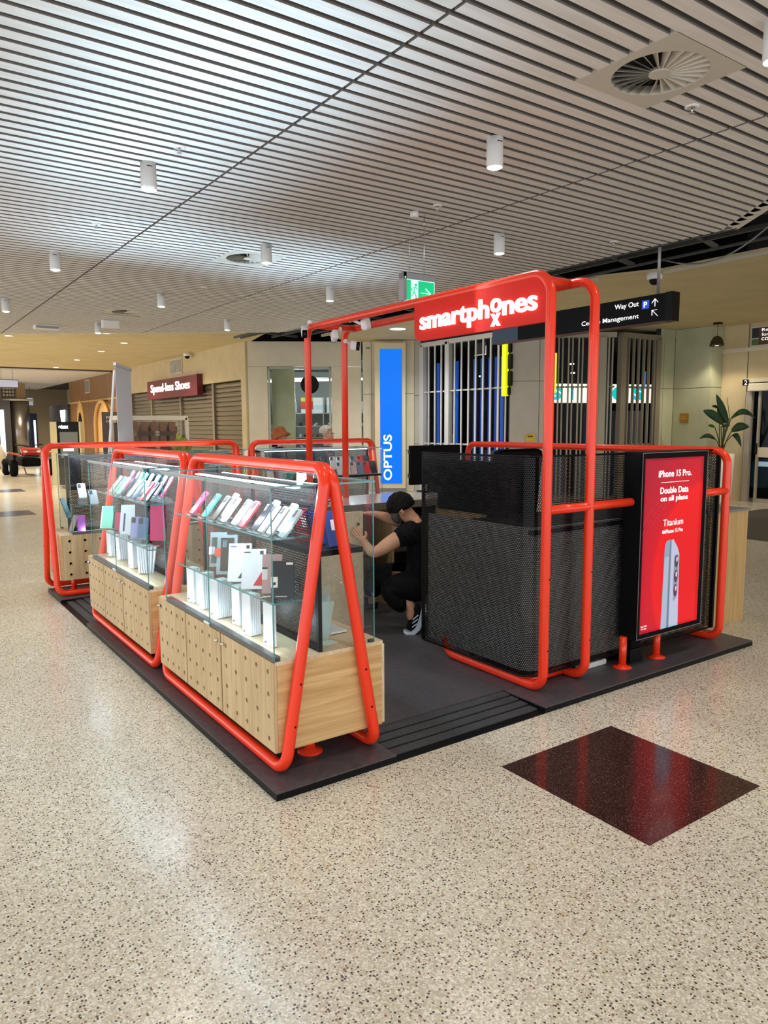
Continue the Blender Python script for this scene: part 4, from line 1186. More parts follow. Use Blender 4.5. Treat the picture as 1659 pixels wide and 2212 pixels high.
for i, x in enumerate((1.62, 1.75, 1.90, 2.05, 2.36, 2.50, 2.62)):
    t = thing('stock_box', 'small carton on the shelf inside the service counter', 'carton', (x, 2.6, .52), group='cartons inside the service counter')
    B('carton', pm('carton_brown', (.30, .18, .10), .7) if i % 2 else WHITEP, t, ((x, 2.5, .52), (x+.10, 2.7, .52+.16+.03*(i % 3))))
    B('carton_label', INK, t, *[((x+.02+j*.012, 2.498, .56), (x+.026+j*.012, 2.5, .62)) for j in range(5)])
t = thing('power_cables', 'tangle of black and white leads on the service counter', 'cable', (1.75, 2.55, .955))
for i in range(4):
    m = MB(); q = [(1.70+.11*math.cos(a+i)+.02*i, 2.55+.07*math.sin(1.4*a+i*.7), .963+.008*math.sin(a*2)+.006*i) for a in [k*.45 for k in range(18)]]
    m.sweep(q, .005, 6); m.build('lead', BLACK if i % 2 else WHITE, t)
t = thing('key_board', 'black keyboard lying on the service counter', 'keyboard', (1.5, 2.45, .955))
B('base', BLACK, t, ((1.47, 2.40, .955), (1.62, 2.80, .972))); B('keys', CHAR, t, *[((1.48+i*.03, 2.42+j*.036, .972), (1.503+i*.03, 2.45+j*.036, .978)) for i in range(4) for j in range(10)])
t = thing('counter_monitor', 'black monitor seen from behind above the perforated counter', 'monitor', (3.1, 3.0, .955))
B('monitor_back', BLACKM, t, ((2.88, 2.86, 1.03), (3.50, 2.90, 1.405)), bev=.006); B('stand', BLACK, t, ((3.14, 2.88, .955), (3.22, 2.94, 1.12)), ((3.04, 2.80, .955), (3.32, 2.98, .965)))
B('cable_knob', CHAR, t, ((2.865, 2.87, 1.10), (2.88, 2.89, 1.14)), ((2.865, 2.87, 1.33), (2.88, 2.89, 1.36)))
# office chair inside the enclosure
t = thing('office_chair', 'black office chair behind the perforated counter screen', 'chair', (2.5, 1.30, PZ))
m = MB(); m.lathe((2.5, 1.30, PZ), [(.03, 0), (.03, .42)], 12); 
for k in range(5): a = 2*PI*k/5; m.bar((2.5, 1.30, .08), (2.5+.26*math.cos(a), 1.30+.26*math.sin(a), .055), .04, .03)
m.build('pedestal', BLACK, t); m = MB(); m.box((2.28, 1.10, .46), (2.72, 1.54, .53), .03); m.build('seat', BLACKM, t)
m = MB(); m.obox((2.45, 1.06, 1.10), (1, 0, 0), (0, .99, .12), (0, -.12, .99), .46, .06, .66, .05); m.build('backrest', BLACKM, t)
# tall oak cupboard standing between the cases and the counter
t = thing('oak_cupboard', 'tall pale oak cupboard side standing inside the kiosk behind the nearest case', 'cupboard', (1.4, 2.0, PZ))
B('side_board', OAKP, t, ((1.02, 1.90, PZ), (1.70, 1.925, .955))); B('carcass', OAKV, t, ((1.02, 1.925, PZ), (1.44, 2.25, .93))); 
m = MB(); m.cyl((1.655, 1.90, .86), (1.655, 1.893, .86), .012, n=14); m.build('cable_grommet', CHAR, t)

# ---- suspended signs
t = thing('exit_sign', 'green running man exit sign with an arrow, hanging on two wires', 'sign', (2.65, 2.42, 2.66))
ex0, ex1, ez0, ez1 = 2.475, 2.82, 2.655, 2.885
B('sign_housing', pm('exit_grey', (.36, .36, .37), .4), t, ((ex0, 2.42, ez1-.05), (ex1+.005, 2.49, ez1)), ((ex0, 2.42, ez0), (ex0+.03, 2.49, ez1)))
GRN = pm('exit_green', (0, .25, .10), .4, emit=(0.0, .52, .20), es=.8)
B('lit_panel', pm('exit_white', (.6, .8, .75), .4, emit=(.62, .95, .88), es=.7), t, ((ex0+.03, 2.435, ez0), (ex1, 2.475, ez1-.05)))
B('green_field', GRN, t, ((ex0+.037, 2.433, ez0+.008), (ex0+.085, 2.436, ez1-.056)), ((ex0+.165, 2.433, ez0+.008), (ex1-.008, 2.436, ez1-.056)))
q = []
def stick(pts, w):
    for a, b in zip(pts, pts[1:]): q.append((a, b, w))
bx_, bz_ = ex0+.125, ez0+.075
m = MB(); m.cyl((bx_+.012, 2.433, bz_+.062), (bx_+.012, 2.430, bz_+.062), .011, n=14)
for a, b in (((0, .045), (-.012, .005)), ((-.005, .045), (-.034, .030)), ((-.034, .030), (-.030, .008)), ((.004, .045), (.026, .028)), ((.026, .028), (.046, .032)), ((-.012, .005), (.010, -.022)), ((.010, -.022), (.018, -.06)), ((-.012, .005), (-.024, -.028)), ((-.024, -.028), (-.052, -.030))):
    m.bar((bx_+a[0], 2.431, bz_+a[1]), (bx_+b[0], 2.431, bz_+b[1]), .003, .012, up=(0, 1, 0))
m.build('running_figure', GRN, t)
m = MB()
for a, b in (((.19, .075), (.29, .075)), ((.24, .115), (.292, .075)), ((.24, .035), (.292, .075))): m.bar((ex0+a[0], 2.431, ez0+a[1]), (ex0+b[0], 2.431, ez0+b[1]), .003, .022, up=(0, 1, 0))
m.build('arrow', MATS['exit_white'], t)
m = MB(); m.cyl((ex0+.015, 2.419, ez1-.04), (ex0+.015, 2.416, ez1-.04), .006, n=10); m.build('indicator', pm('green_led', (0, .5, .2), .4, emit=(.3, 1, .6), es=2), t)
m = MB(); m.cyl((2.56, 2.455, ez1), (2.56, 2.455, ZC), .002, n=6); m.cyl((2.72, 2.455, ez1), (2.72, 2.455, ZC-.01), .004, n=6)
for x in (2.56, 2.72):
    m.cyl((x, 2.455, ez1+.02), (x, 2.455, ez1+.06), .007, n=8); m.cyl((x, 2.455, ZC-.10), (x, 2.455, ZC-.06), .008, n=8)
m.build('suspension_wire', ALU, t); m = MB(); m.cyl((2.61, 2.45, ZC), (2.61, 2.45, ZC-.05), .036, n=20); m.build('ceiling_rose', WHITE, t)
# black wayfinding sign
t = thing('wayfinding_sign', 'long black hanging sign with white directions and a blue P', 'sign', (5.45, 3.2, 2.64))
B('sign_body', pm('sign_black', (.003, .003, .004), .4, spec=.1), t, ((5.40, 1.905, 2.642), (5.52, 4.44, 2.922)))
B('end_cap', BLACK, t, ((5.395, 1.83, 2.638), (5.525, 1.905, 2.926))); B('lower_edge', pm('dark_red', (.10, .01, .01), .4), t, ((5.398, 1.905, 2.636), (5.522, 4.44, 2.644)))
B('blue_panel', pm('blue_end', (.02, .06, .11), .35), t, ((5.397, 3.98, 2.645), (5.40, 4.435, 2.92)))
sx_ = 5.398
put_text('Way Out', 'direction_text', LETF, t, (sx_, 2.528, 2.813), YN, UP, width=.304, height=.068, offset=.004, extrude=.001)
put_text('Centre Management', 'direction_text', LETF, t, (sx_, 2.976, 2.690), YN, UP, width=.757, height=.064, offset=.002, extrude=.001)
B('blue_square', pm('parking_blue', (.01, .05, .55), .4, emit=(.02, .12, .9), es=.35), t, ((5.3965, 2.097, 2.79), (5.399, 2.184, 2.877)))
put_text('P', 'parking_letter', LETF, t, (5.396, 2.162, 2.805), YN, UP, width=.042, height=.057, offset=.03, extrude=.001)
m = MB()
for a, b in (((2.027, 2.80), (2.027, 2.876)), ((2.064, 2.838), (2.027, 2.878)), ((1.99, 2.838), (2.027, 2.878)), ((1.99, 2.700), (2.055, 2.763)), ((2.058, 2.712), (2.058, 2.766)), ((2.062, 2.764), (2.0, 2.764))): m.bar((5.396, a[0], a[1]), (5.396, b[0], b[1]), .003, .012, up=(1, 0, 0))
m.build('arrow', LETF, t)
for y in (2.04, 4.2):
    m = MB(); m.cyl((5.46, y, 2.92), (5.46, y, 3.75), .016, n=14); m.build('hanging_pole', GREY, t)
# red shoe shop sign, faces along the mall
t = thing('shop_sign', 'dark red shoe shop sign projecting over the roller shutters', 'sign', (6.05, 18.7, 2.45))
DRED = pm('sign_crimson', (.16, .008, .012), .35)
B('sign_box', DRED, t, ((6.0, 16.55, 2.44), (6.12, 20.85, 2.99))); B('end_face', pm('crimson_dark', (.12, .008, .012), .4), t, ((5.99, 16.50, 2.43), (6.15, 16.56, 3.0)))
put_text('Spend-less Shoes', 'sign_text', pm('sign_white_lit', (.9, .9, .85), .4, emit=(1, .98, .9), es=1.1), t, (5.995, 20.47, 2.56), YN, UP, width=3.39, height=.32, offset=.012, extrude=.01)
# tall blue light box
LBD = Vector((.82, -.573, 0)); LBN = Vector((-.573, -.82, 0))
c0 = Vector((8.90, 11.62, 0))
def lb(name, mat, a, b, z0, z1, off, th=.02, **k):
    m = MB(); m.obox(c0+LBD*((a+b)/2)+LBN*(off)+Vector((0, 0, (z0+z1)/2)), LBD, LBN, UP, b-a, th, z1-z0); return m.build(name, mat, t, **k)
t = thing('light_box', 'tall glowing blue light box with vertical white lettering', 'light box', tuple(c0))
CRM = pm('light_box_cream', (.66, .55, .32), .5)
lb('frame', CRM, -.38, .35, .10, 3.52, .0, .18)
BLUE = pm('screen_blue', (.0, .02, .1), .4, emit=(.0, .19, .95), es=.8, spec=.2)
lb('lit_face', BLUE, -.255, .265, .21, 3.38, .095, .012)
lb('plinth', GREY, -.38, .35, 0, .10, -.02, .14)
put_text('OPTUS', 'brand_text', pm('brand_white', (.6, .75, .9), .4, emit=(.7, .85, 1), es=.75), t, c0+LBD*.02+LBN*.103+Vector((0, 0, .29)), UP, -LBD, width=1.09, height=.20, offset=.02, extrude=.003)
c0t = c0
# unit number lettered on the column
t = thing('unit_number', 'small dark unit number lettered on the column beside the blue light box', 'sign', (8.6, 12.2, 3.4))
put_text('SP60', 'numeral', INK, t, Vector((8.60, 12.23, 3.42)), (.69, -.73, 0), UP, width=.10, height=.045, extrude=.002)

# ================================================================ GRILLES AND SHOPS BEHIND
GSL = pm('grille_silver', (.62, .62, .60), .35, metal=.3)
GBR = pm('grille_bronze', (.26, .23, .17), .4, metal=.3)
def grille(p0, p1, n, mat, label, zt=3.45, posts=(), rails=(1.17, 2.36), w=.045):
    p0, p1 = Vector((*p0, 0)), Vector((*p1, 0)); d = (p1-p0); Lg = d.length; d.normalize(); nr = Vector((-d.y, d.x, 0))
    t = thing('folding_grille', label, 'security grille', tuple((p0+p1)/2))
    proto = None
    for k in range(n):
        s = Lg*(k+.5)/n; off = .05 if k % 2 else -.05
        c = p0+d*s+nr*off
        if proto is None:
            m = MB(); m.obox(c+Vector((0, 0, zt/2)), d, nr, UP, w, .022, zt); proto = m.build('slat', mat, t); c00 = c
        else:
            o = proto.copy(); COL.objects.link(o); o.location = proto.location+(c-c00)
    for s in posts:
        m = MB(); m.obox(p0+d*s+Vector((0, 0, zt/2)), d, nr, UP, .14, .12, zt); m.build('post', mat, t)
    for z in rails:
        m = MB(); m.bar(p0+Vector((0, 0, z)), p1+Vector((0, 0, z)), .016, .020)
        for k in range(n*2): m.cyl(p0+d*(Lg*(k+.5)/(n*2))+Vector((0, 0, z-.02)), p0+d*(Lg*(k+.5)/(n*2))+Vector((0, 0, z+.02)), .016, n=6)
        m.build('rail', mat, t)
    m = MB(); m.bar(p0+Vector((0, 0, zt)), p1+Vector((0, 0, zt)), .12, .10); m.build('head_track', mat, t)
    return t
grille((9.45, 11.10), (9.45, 8.32), 24, GSL, 'silver folding security grille in front of blue banners', posts=(.02, .95), w=.036)
grille((10.28, 7.75), (11.25, 7.02), 12, GBR, 'bronze folding grille left of the second red upright', posts=(.95,), zt=3.4, w=.032)
grille((11.35, 6.98), (12.5, 6.88), 15, GBR, 'bronze folding grille right of the second red upright', posts=(.05, 1.1), zt=3.4, w=.030)
sh = structure('wall_shopfront')
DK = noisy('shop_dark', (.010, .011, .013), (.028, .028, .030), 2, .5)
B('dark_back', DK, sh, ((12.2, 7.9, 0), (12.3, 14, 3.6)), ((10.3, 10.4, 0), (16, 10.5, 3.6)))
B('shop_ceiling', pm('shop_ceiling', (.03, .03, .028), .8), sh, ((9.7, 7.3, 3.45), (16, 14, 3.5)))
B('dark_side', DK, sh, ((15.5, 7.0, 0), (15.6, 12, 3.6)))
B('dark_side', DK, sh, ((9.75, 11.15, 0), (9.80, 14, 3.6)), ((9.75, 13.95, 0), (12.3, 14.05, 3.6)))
B('fascia_board', BLACK, sh, ((9.40, 8.30, 3.42), (9.5, 11.1, ZP)))
B('low_counter', pm('shop_counter', (.09, .09, .08), .5), sh, ((10.6, 8.6, 0), (11.0, 10.2, 1.0)), ((12.0, 8.3, 0), (14.5, 8.6, .9)))
BLUB = pm('banner_blue', (.01, .07, .42), .5, emit=(.01, .09, .55), es=.25)
for i, y in enumerate((10.72, 10.05, 9.45, 9.22, 8.98, 8.78, 8.60)):
    t = thing('blue_banner', 'tall blue banner strip behind the silver grille, %s from the left' % ('first', 'second', 'third', 'fourth', 'fifth', 'sixth', 'seventh')[i], 'banner', (9.62, y, 0), group='blue banners behind the silver grille')
    B('cloth', BLUB, t, ((9.61, y-.05, .3), (9.625, y+.05, 3.02)))
t = thing('yellow_notice', 'yellow notice low inside the silver grille', 'notice', (9.7, 10.3, 1.2))
B('card', pm('notice_yellow', (.55, .42, .02), .5), t, ((9.62, 10.02, 1.1), (9.63, 10.40, 1.38)))
t = thing('hanging_screen', 'small dark framed screen hanging inside the silver grille', 'screen', (10, 9.5, 3.2))
B('screen_body', CHAR, t, ((9.75, 9.25, 3.12), (9.80, 9.62, 3.38))); B('screen_rim', pm('rim_white', (.8, .8, .8), .4, emit=(1, 1, 1), es=.5), t, ((9.745, 9.25, 3.11), (9.75, 9.62, 3.125)), ((9.745, 9.25, 3.11), (9.75, 9.265, 3.30)))
YEL = pm('blade_yellow', (.75, .78, .0), .4, emit=(.85, .95, .0), es=.55)
t = thing('blade_sign', 'bright yellow blade sign with black scalloped edge beside the grey pillar', 'sign', (9.40, 8.26, 2.6))
B('yellow_face', YEL, t, ((9.36, 8.24, 2.18), (9.44, 8.36, 3.32)))
B('black_scallop', BLACK, t, ((9.40, 8.15, 3.05), (9.46, 8.24, 3.30)), ((9.40, 8.13, 2.72), (9.46, 8.24, 3.02)), ((9.40, 8.13, 2.38), (9.46, 8.24, 2.68)), ((9.40, 8.18, 2.20), (9.46, 8.24, 2.36)), bev=.02)
t = thing('blade_sign', 'bright yellow blade sign half hidden by the right red upright', 'sign', (10.2, 7.66, 2.6))
m = MB(); m.obox((10.13, 7.63, 2.63), LBD, LBN, UP, .06, .08, .80, .01); m.build('yellow_face', YEL, t)
m = MB(); m.obox((10.165, 7.66, 2.9), LBD, LBN, UP, .06, .06, 1.2, .01); m.build('black_edge', BLACK, t)
t = thing('yellow_plate', 'small yellow notice plate on the grey pillar', 'notice', (9.9, 7.8, 1.3))
m = MB(); m.obox((9.80, 7.945, 1.33), (.81, -.59, 0), (.59, .81, 0), UP, .20, .02, .16); m.build('plate', pm('plate_yellow', (.60, .42, .04), .5), t)
m = MB(); m.obox((9.78, 7.935, 1.36), (.81, -.59, 0), (.59, .81, 0), UP, .11, .01, .02); m.build('print_line', INK, t)
t = thing('brass_plate', 'small square brass plate on the greenish wall panel', 'plaque', (13.0, 6.6, 1.8))
B('plate', pm('brass', (.42, .22, .03), .35, metal=.4), t, ((13.015, 6.47, 1.62), (13.035, 6.66, 1.82))); B('print_line', pm('brass_print', (.6, .4, .1), .5), t, ((13.012, 6.52, 1.70), (13.015, 6.64, 1.72)), ((13.012, 6.55, 1.75), (13.015, 6.64, 1.76)))
# lit white and teal sign inside the second shop
t = thing('lit_shop_sign', 'lit white sign with teal lettering behind the bronze grilles', 'sign', (12.8, 7.9, 2.3))
WL = pm('sign_cream_lit', (.8, .78, .65), .4, emit=(1, .96, .80), es=.9)
dS = Vector((.93, -.36, 0)).normalized(); nS = Vector((-dS.y, dS.x, 0))*-1
s0 = Vector((11.05, 8.75, 0))
m = MB(); m.obox(s0+dS*1.35+Vector((0, 0, 2.29)), dS, nS, UP, 2.9, .06, .42); m.build('lit_board', WL, t)
TEAL = pm('teal_lit', (.0, .45, .45), .4, emit=(.0, .62, .62), es=.8)
for i, ch in enumerate('SiSeS'): put_text(ch, 'teal_letter', TEAL, t, s0+dS*(.1+i*.52)+nS*.035+Vector((0, 0, 2.14)), dS, UP, width=.30 if ch != 'i' else .08, height=.30, offset=.06, extrude=.004)
for x, y, z in ((11.3, 8.2, 2.9), (12.0, 7.9, 2.95), (12.25, 7.6, 2.9), (11.8, 8.6, 2.75), (10.2, 9.9, 2.7), (10.2, 9.1, 2.85), (10.6, 8.9, 3.0)):
    t = thing('small_spotlight', 'small bright spotlight inside the dark shops behind the grilles', 'ceiling light', (x, y, z), group='small spotlights inside the closed shops')
    m = MB(); m.obox((x, y, z), LBD, LBN, UP, .09, .05, .03, .01); m.build('lit_head', pm('tiny_light', (1, 1, 1), .5, emit=(1, .95, .8), es=3), t)
t = thing('blue_light_panel', 'narrow blue lit panel at the right end inside the bronze grille', 'screen', (13.4, 8.2, 2.4))
B('panel_face', pm('panel_blue', (0, .1, .5), .4, emit=(0, .25, .9), es=.7), t, ((12.75, 7.45, 2.37), (12.87, 7.47, 2.75)))
B('shop_counter', pm('navy', (.01, .02, .05), .4), sh, ((11.6, 7.9, 0), (13.4, 8.1, 1.9)))
# cream poster beside the pendant
t = thing('wall_poster', 'brown wall poster with pale lettering above the glass door', 'poster', (13.4, 5.0, 3.3))
B('poster_board', pm('poster_white', (.6, .58, .52), .5), t, ((13.395, 3.6, 3.135), (13.41, 5.40, 3.525))); B('brown_field', pm('poster_brown', (.09, .035, .015), .5), t, ((13.39, 3.6, 3.16), (13.396, 5.24, 3.50)))
B('dark_field', pm('poster_dark', (.01, .015, .03), .5), t, ((13.39, 5.24, 3.30), (13.396, 5.38, 3.50))); B('green_field', pm('poster_green', (.08, .16, .03), .5), t, ((13.39, 5.24, 3.16), (13.396, 5.38, 3.28)))
for s_, z, w in (('Rev', 3.42, .20), ('for', 3.33, .14), ('co', 3.24, .14)): put_text(s_, 'poster_text', LETF, t, (13.388, 5.18, z), YN, UP, width=w, height=.06, extrude=.001)
# pendant lamp
t = thing('pendant_lamp', 'small dark dome pendant lamp hanging before the door wall', 'ceiling light', (13.0, 5.72, 3.6))
px_, py_ = 12.72, 5.72
m = MB(); m.cyl((px_, py_, 3.6), (px_, py_, 3.57), .09, n=20); m.cyl((px_, py_, 3.57), (px_, py_, 3.34), .004, n=6); m.build('flex', BLACK, t)
m = MB(); m.lathe((px_, py_, 3.34), [(.03, 0), (.07, -.02), (.11, -.08), (.135, -.17), (.138, -.20), (.128, -.20), (.10, -.08), (.02, -.03)], 28); m.build('shade', pm('bronze_shade', (.07, .055, .03), .25, metal=.6), t)
m = MB(); m.lathe((px_, py_, 3.22), [(.01, .02), (.09, 0), (.10, -.05), (.01, -.075)], 20); m.build('bulb', EMW, t)
lamp('SPOT', (px_, py_, 3.12), 35, WARM, angle=math.radians(120), blend=.5, radius=.05)
lamp('SPOT', (12.4, 3.4, 3.5), 90, WARM, rot=(math.radians(38), 0, 0), angle=math.radians(80), blend=.3, radius=.04)

# ================================================================ MERCHANDISE
def prot_case(name='phone_case'):
    """bare phone case, lying in its own xz plane, screen side to +y; base at z=0"""
def shell_mesh(mat, w=.074, h=.150, th=.010, rim=True):
    m = MB(); pts = []
    r = .012
    for cx, cz, a0 in ((w/2-r, r, -PI/2), (w/2-r, h-r, 0), (-w/2+r, h-r, PI/2), (-w/2+r, r, PI)):
        for k in range(4): a = a0+k*PI/6; pts.append((cx+r*math.cos(a), cz+r*math.sin(a)))
    m.prism(pts, -th/2, th/2, XZ)
    bmesh.ops.recalc_face_normals(m.bm, faces=m.bm.faces)
    me = bpy.data.meshes.new('shell'); m.bm.to_mesh(me); m.bm.free(); me.materials.append(mat); return me
def small(boxes, mat, name, cyls=()):
    m = MB()
    for a, b in boxes: m.box(a, b)
    for a, b, r in cyls: m.cyl(a, b, r, n=12)
    bmesh.ops.recalc_face_normals(m.bm, faces=m.bm.faces)
    me = bpy.data.meshes.new(name); m.bm.to_mesh(me); m.bm.free(); me.materials.append(mat); return me
cam_me = small([((-.031, -.0075, .106), (-.003, -.005, .143))], CHAR, 'camera_opening', [((-.017, -.0070, .133), (-.017, -.0095, .133), .0065), ((-.017, -.0070, .116), (-.017, -.0095, .116), .0065)])
stand_me = small([((-.03, -.024, -.001), (.03, .05, .001)), ((-.03, -.026, 0), (.03, -.024, .012))], ACRYL, 'acrylic_stand')
SHELL = {}
CC = {'pink': (.75, .03, .16), 'magenta': (.55, .02, .12), 'teal': (.02, .40, .38), 'mint': (.22, .62, .46), 'brown': (.05, .035, .025), 'grey': (.42, .42, .42), 'pale cyan': (.42, .72, .78),
      'red': (.75, .02, .04), 'black': (.015, .016, .02), 'white': (.60, .64, .68), 'silver': (.40, .45, .51), 'lavender': (.33, .34, .58), 'slate blue': (.10, .17, .30), 'blush': (.60, .45, .44), 'violet': (.45, .14, .62), 'grey blue': (.16, .20, .32), 'navy': (.02, .035, .12), 'rose': (.55, .33, .33)}
CLEARC = {'clear': (.6, .68, .70), 'clear teal': (.05, .5, .45), 'clear green': (.35, .65, .5), 'clear dark': (.05, .06, .09), 'clear pink': (.8, .1, .3)}
def cmat(c):
    if c in CC: return pm('case_'+c.replace(' ', '_'), CC[c], .35, coat=.3)
    return clear_plastic('plastic_'+c.replace(' ', '_'), CLEARC[c], .45)
def pcase(loc, face, tilt, colr, label, group=None, scale=1.0):
    """face = world angle the case's back looks towards, tilt = lean back in degrees"""
    if colr not in SHELL: SHELL[colr] = shell_mesh(cmat(colr))
    e = thing('phone_case', label, 'phone case', loc, group=group)
    e.rotation_euler = (0, 0, math.radians(face)+PI/2); e.scale = (scale,)*3
    lt = Matrix.Rotation(-math.radians(tilt), 4, 'X')
    for nm, me in (('shell', SHELL[colr]), ('camera_opening', cam_me), ('acrylic_stand', stand_me)):
        o = bpy.data.objects.new(nm, me); COL.objects.link(o); o.parent = e
        if nm != 'acrylic_stand': o.rotation_euler = (-math.radians(tilt), 0, 0); o.location = (0, 0, .006)
    return e
# nearest case, upper glass shelf; cases look out to the left
FW = 180
Z1, Z2, Z0 = 1.106, .814, .570
up1 = [(1.27, 'magenta', 'first from the far end'), (1.09, 'teal', 'between the magenta and brown ones'), (.95, 'brown', 'large dark brown one in a clear holder'), (.827, 'grey', 'speckled grey one left of the pale cyan one'),
       (.69, 'pale cyan', 'thin pale one beside the red one'), (.60, 'red', 'bright red thin one'), (.45, 'clear dark', 'smoky clear one right of the red one'), (.385, 'white', 'first of the thick white pair'), (.29, 'white', 'second of the thick white pair'), (.17, 'clear', 'clear one nearest the corner post')]
for y, c, w in up1:
    pcase((.135, y, Z1), 174, 38, c, '%s phone case, nearest upper shelf, %s' % (c, w))
for y, c, w in ((.335, 'clear', 'between the white pair'), (1.0, 'clear', 'behind the brown one'), (.52, 'clear', 'between the red and smoky ones')):
    pcase((.21, y, Z1), 174, 34, c, '%s phone case, nearest upper shelf, %s' % (c, w))
up2 = [(2.97, 'clear', 'farthest left of the row'), (2.86, 'clear green', 'second from the far end'), (2.76, 'mint', 'pale green one low in the row'), (2.62, 'clear dark', 'smoky one in mid row'), (2.50, 'silver', 'silvery one left of the slate blue one'),
       (2.38, 'slate blue', 'slate blue one left of the red one'), (2.20, 'red', 'bright red one near the corner'), (2.09, 'black', 'black one right of the red one')]
for y, c, w in up2: pcase((.13, y, Z1), 174, 38, c, '%s phone case, second case upper shelf, %s' % (c, w))
up3 = [(2.88, 'pink', 'back row pink one'), (2.74, 'brown', 'back row dark one'), (2.66, 'teal', 'back row teal one on the left'), (2.56, 'teal', 'back row teal one on the right'), (2.44, 'silver', 'back row silvery one'), (2.30, 'slate blue', 'back row blue one'), (2.16, 'lavender', 'back row lavender one'), (2.03, 'pink', 'back row pink one at the near end')]
for y, c, w in up3: pcase((.215, y, Z1+.03), 172, 32, c, '%s phone case, second case upper shelf, %s' % (c, w))
t = thing('shelf_riser', 'clear acrylic riser holding the back row in the second case', 'stand', (.22, 2.5, Z1)); B('riser', ACRYL, t, ((.19, 1.98, Z1), (.27, 2.98, Z1+.028)))
# packets on the lower shelf
def packet(loc, face, tilt, w, h, th, mat, label, extra=(), group=None):
    if w < .12 and abs(loc[2]-Z2) < .001 and tilt < 50: w, h = w*1.10, h*1.12
    e = thing('packet', label, 'packaged case', loc, group=group); e.rotation_euler = (0, 0, math.radians(face)+PI/2)
    o = bpy.data.objects.new('pack', small([((-w/2, -th/2, 0), (w/2, th/2, h))], mat, 'pack')); COL.objects.link(o); o.parent = e; o.rotation_euler = (-math.radians(tilt), 0, 0)
    for nm, mt, pts in extra:
        m = MB(); m.prism([(x*w/2, z*h) for x, z in pts], -th/2-.0012, -th/2-.0002, XZ); bmesh.ops.recalc_face_normals(m.bm, faces=m.bm.faces)
        me = bpy.data.meshes.new(nm); m.bm.to_mesh(me); m.bm.free(); me.materials.append(mt)
        q = bpy.data.objects.new(nm, me); COL.objects.link(q); q.parent = e; q.rotation_euler = (-math.radians(tilt), 0, 0)
    return e
def rect(x0, z0, x1, z1): return [(x0, z0), (x1, z0), (x1, z1), (x0, z1)]
def tri(x0, z0, x1, z1): return [(x0, z0), (x1, z0), (x1, z1), (x1-.15, z1)]
DKC = pm('case_umber', (.045, .035, .028), .5); TAGW = pm('tag_white', (.8, .8, .8), .6); TAGR = pm('tag_red', (.75, .08, .06), .6)
REDC = CC and pm('print_red', (.62, .02, .04), .5)
FC = 235
packet((.235, 1.16, Z2), FC, 18, .085, .175, .012, clear_plastic('plastic_wrap', (.7, .8, .84), .35), 'clear packet with a dark green case, left end of the nearest lower shelf', [('case_print', pm('case_moss', (.04, .06, .05), .5), rect(-.8, .1, .9, .85)), ('tag', TAGW, rect(-1.1, .35, -.4, .58))])
packet((.19, .93, Z2), FC, 18, .098, .19, .014, MATS['plastic_wrap'], 'clear packet with a large umber phone case and a red tag', [('case_print', DKC, rect(-.62, .08, .72, .92)), ('camera_window', pm('window_grey', (.35, .45, .5), .4), rect(-.45, .68, .0, .87)), ('tag', TAGR, rect(-1.2, .45, -.55, .66))])
packet((.17, .72, Z2), FC, 20, .105, .175, .018, WHITEP, 'white boxed phone case printed with a dark triangle', [('print', pm('print_dark', (.03, .05, .07), .5), tri(-.1, .08, .75, .42)), ('small_print', pm('print_blue', (.1, .25, .5), .5), rect(-.85, .9, -.3, .93)), ('ring', INK, rect(.55, .86, .85, .95))])
packet((.155, .52, Z2), FC, 20, .105, .175, .018, WHITEP, 'white boxed phone case printed with a red triangle', [('print', REDC, tri(-.0, .08, .85, .42)), ('small_print', INK, rect(-.85, .9, -.3, .93)), ('ring', INK, rect(.5, .86, .8, .95))])
packet((.185, .38, Z2), FC, 16, .085, .165, .012, pm('pack_rose', (.50, .33, .33), .4), 'rose pink packet right of the red triangle box', [('tag', TAGW, rect(-1.0, .35, -.45, .62)), ('tag_print', INK, rect(-1.0, .62, -.45, .67))])
packet((.175, .25, Z2), FC, 14, .095, .155, .012, pm('pack_black', (.025, .03, .035), .3), 'black packet with a barcode tag at the corner post end', [('tag', TAGW, rect(-1.0, .30, -.42, .58)), ('tag_print', INK, rect(-.9, .36, -.6, .44)), ('top_label', TAGW, rect(.3, .90, .9, .96)), ('lower_print', pm('print_grey', (.4, .4, .4), .5), rect(-.6, .05, .4, .08))])
packet((.215, .84, Z2), FC, 60, .11, .17, .012, MATS['plastic_wrap'], 'clear packet lying nearly flat behind the white boxes')
# second case lower shelf
packet((.14, 3.16, Z2), FC, 22, .085, .16, .012, cmat('mint'), 'mint green boxed case at the far end of the second lower shelf', [('edge_print', WHITEP, rect(-1, 0, -.8, 1))])
packet((.20, 3.03, Z2), FC, 18, .06, .12, .012, cmat('magenta'), 'small magenta packet beside the mint green one')
packet((.215, 2.88, Z2), FC, 20, .095, .185, .016, WHITEP, 'white packet with a black phone grip print', [('print', INK, rect(-.6, .12, .75, .88)), ('detail', GREY, rect(-.2, .4, .2, .7))])
packet((.185, 2.74, Z2), FC, 20, .095, .185, .016, WHITEP, 'white packet with a slim blue phone outline', [('print', pm('print_navy', (.03, .08, .22), .5), rect(-.7, .1, -.45, .75)), ('corner_print', INK, rect(.4, .1, .8, .16))])
packet((.22, 2.66, Z2), FC, 22, .10, .19, .016, WHITEP, 'white boxed case standing behind the blue outlined packet', [('print', pm('print_lilac', (.35, .3, .6), .5), rect(-.3, .82, .4, .86)), ('corner_print', INK, rect(.3, .1, .8, .16))])
pcase((.17, 2.50, Z2), FC, 18, 'lavender', 'lavender phone case with three camera openings at the second case corner')
pcase((.20, 2.43, Z2), FC, 18, 'slate blue', 'slate blue phone case behind the lavender one')
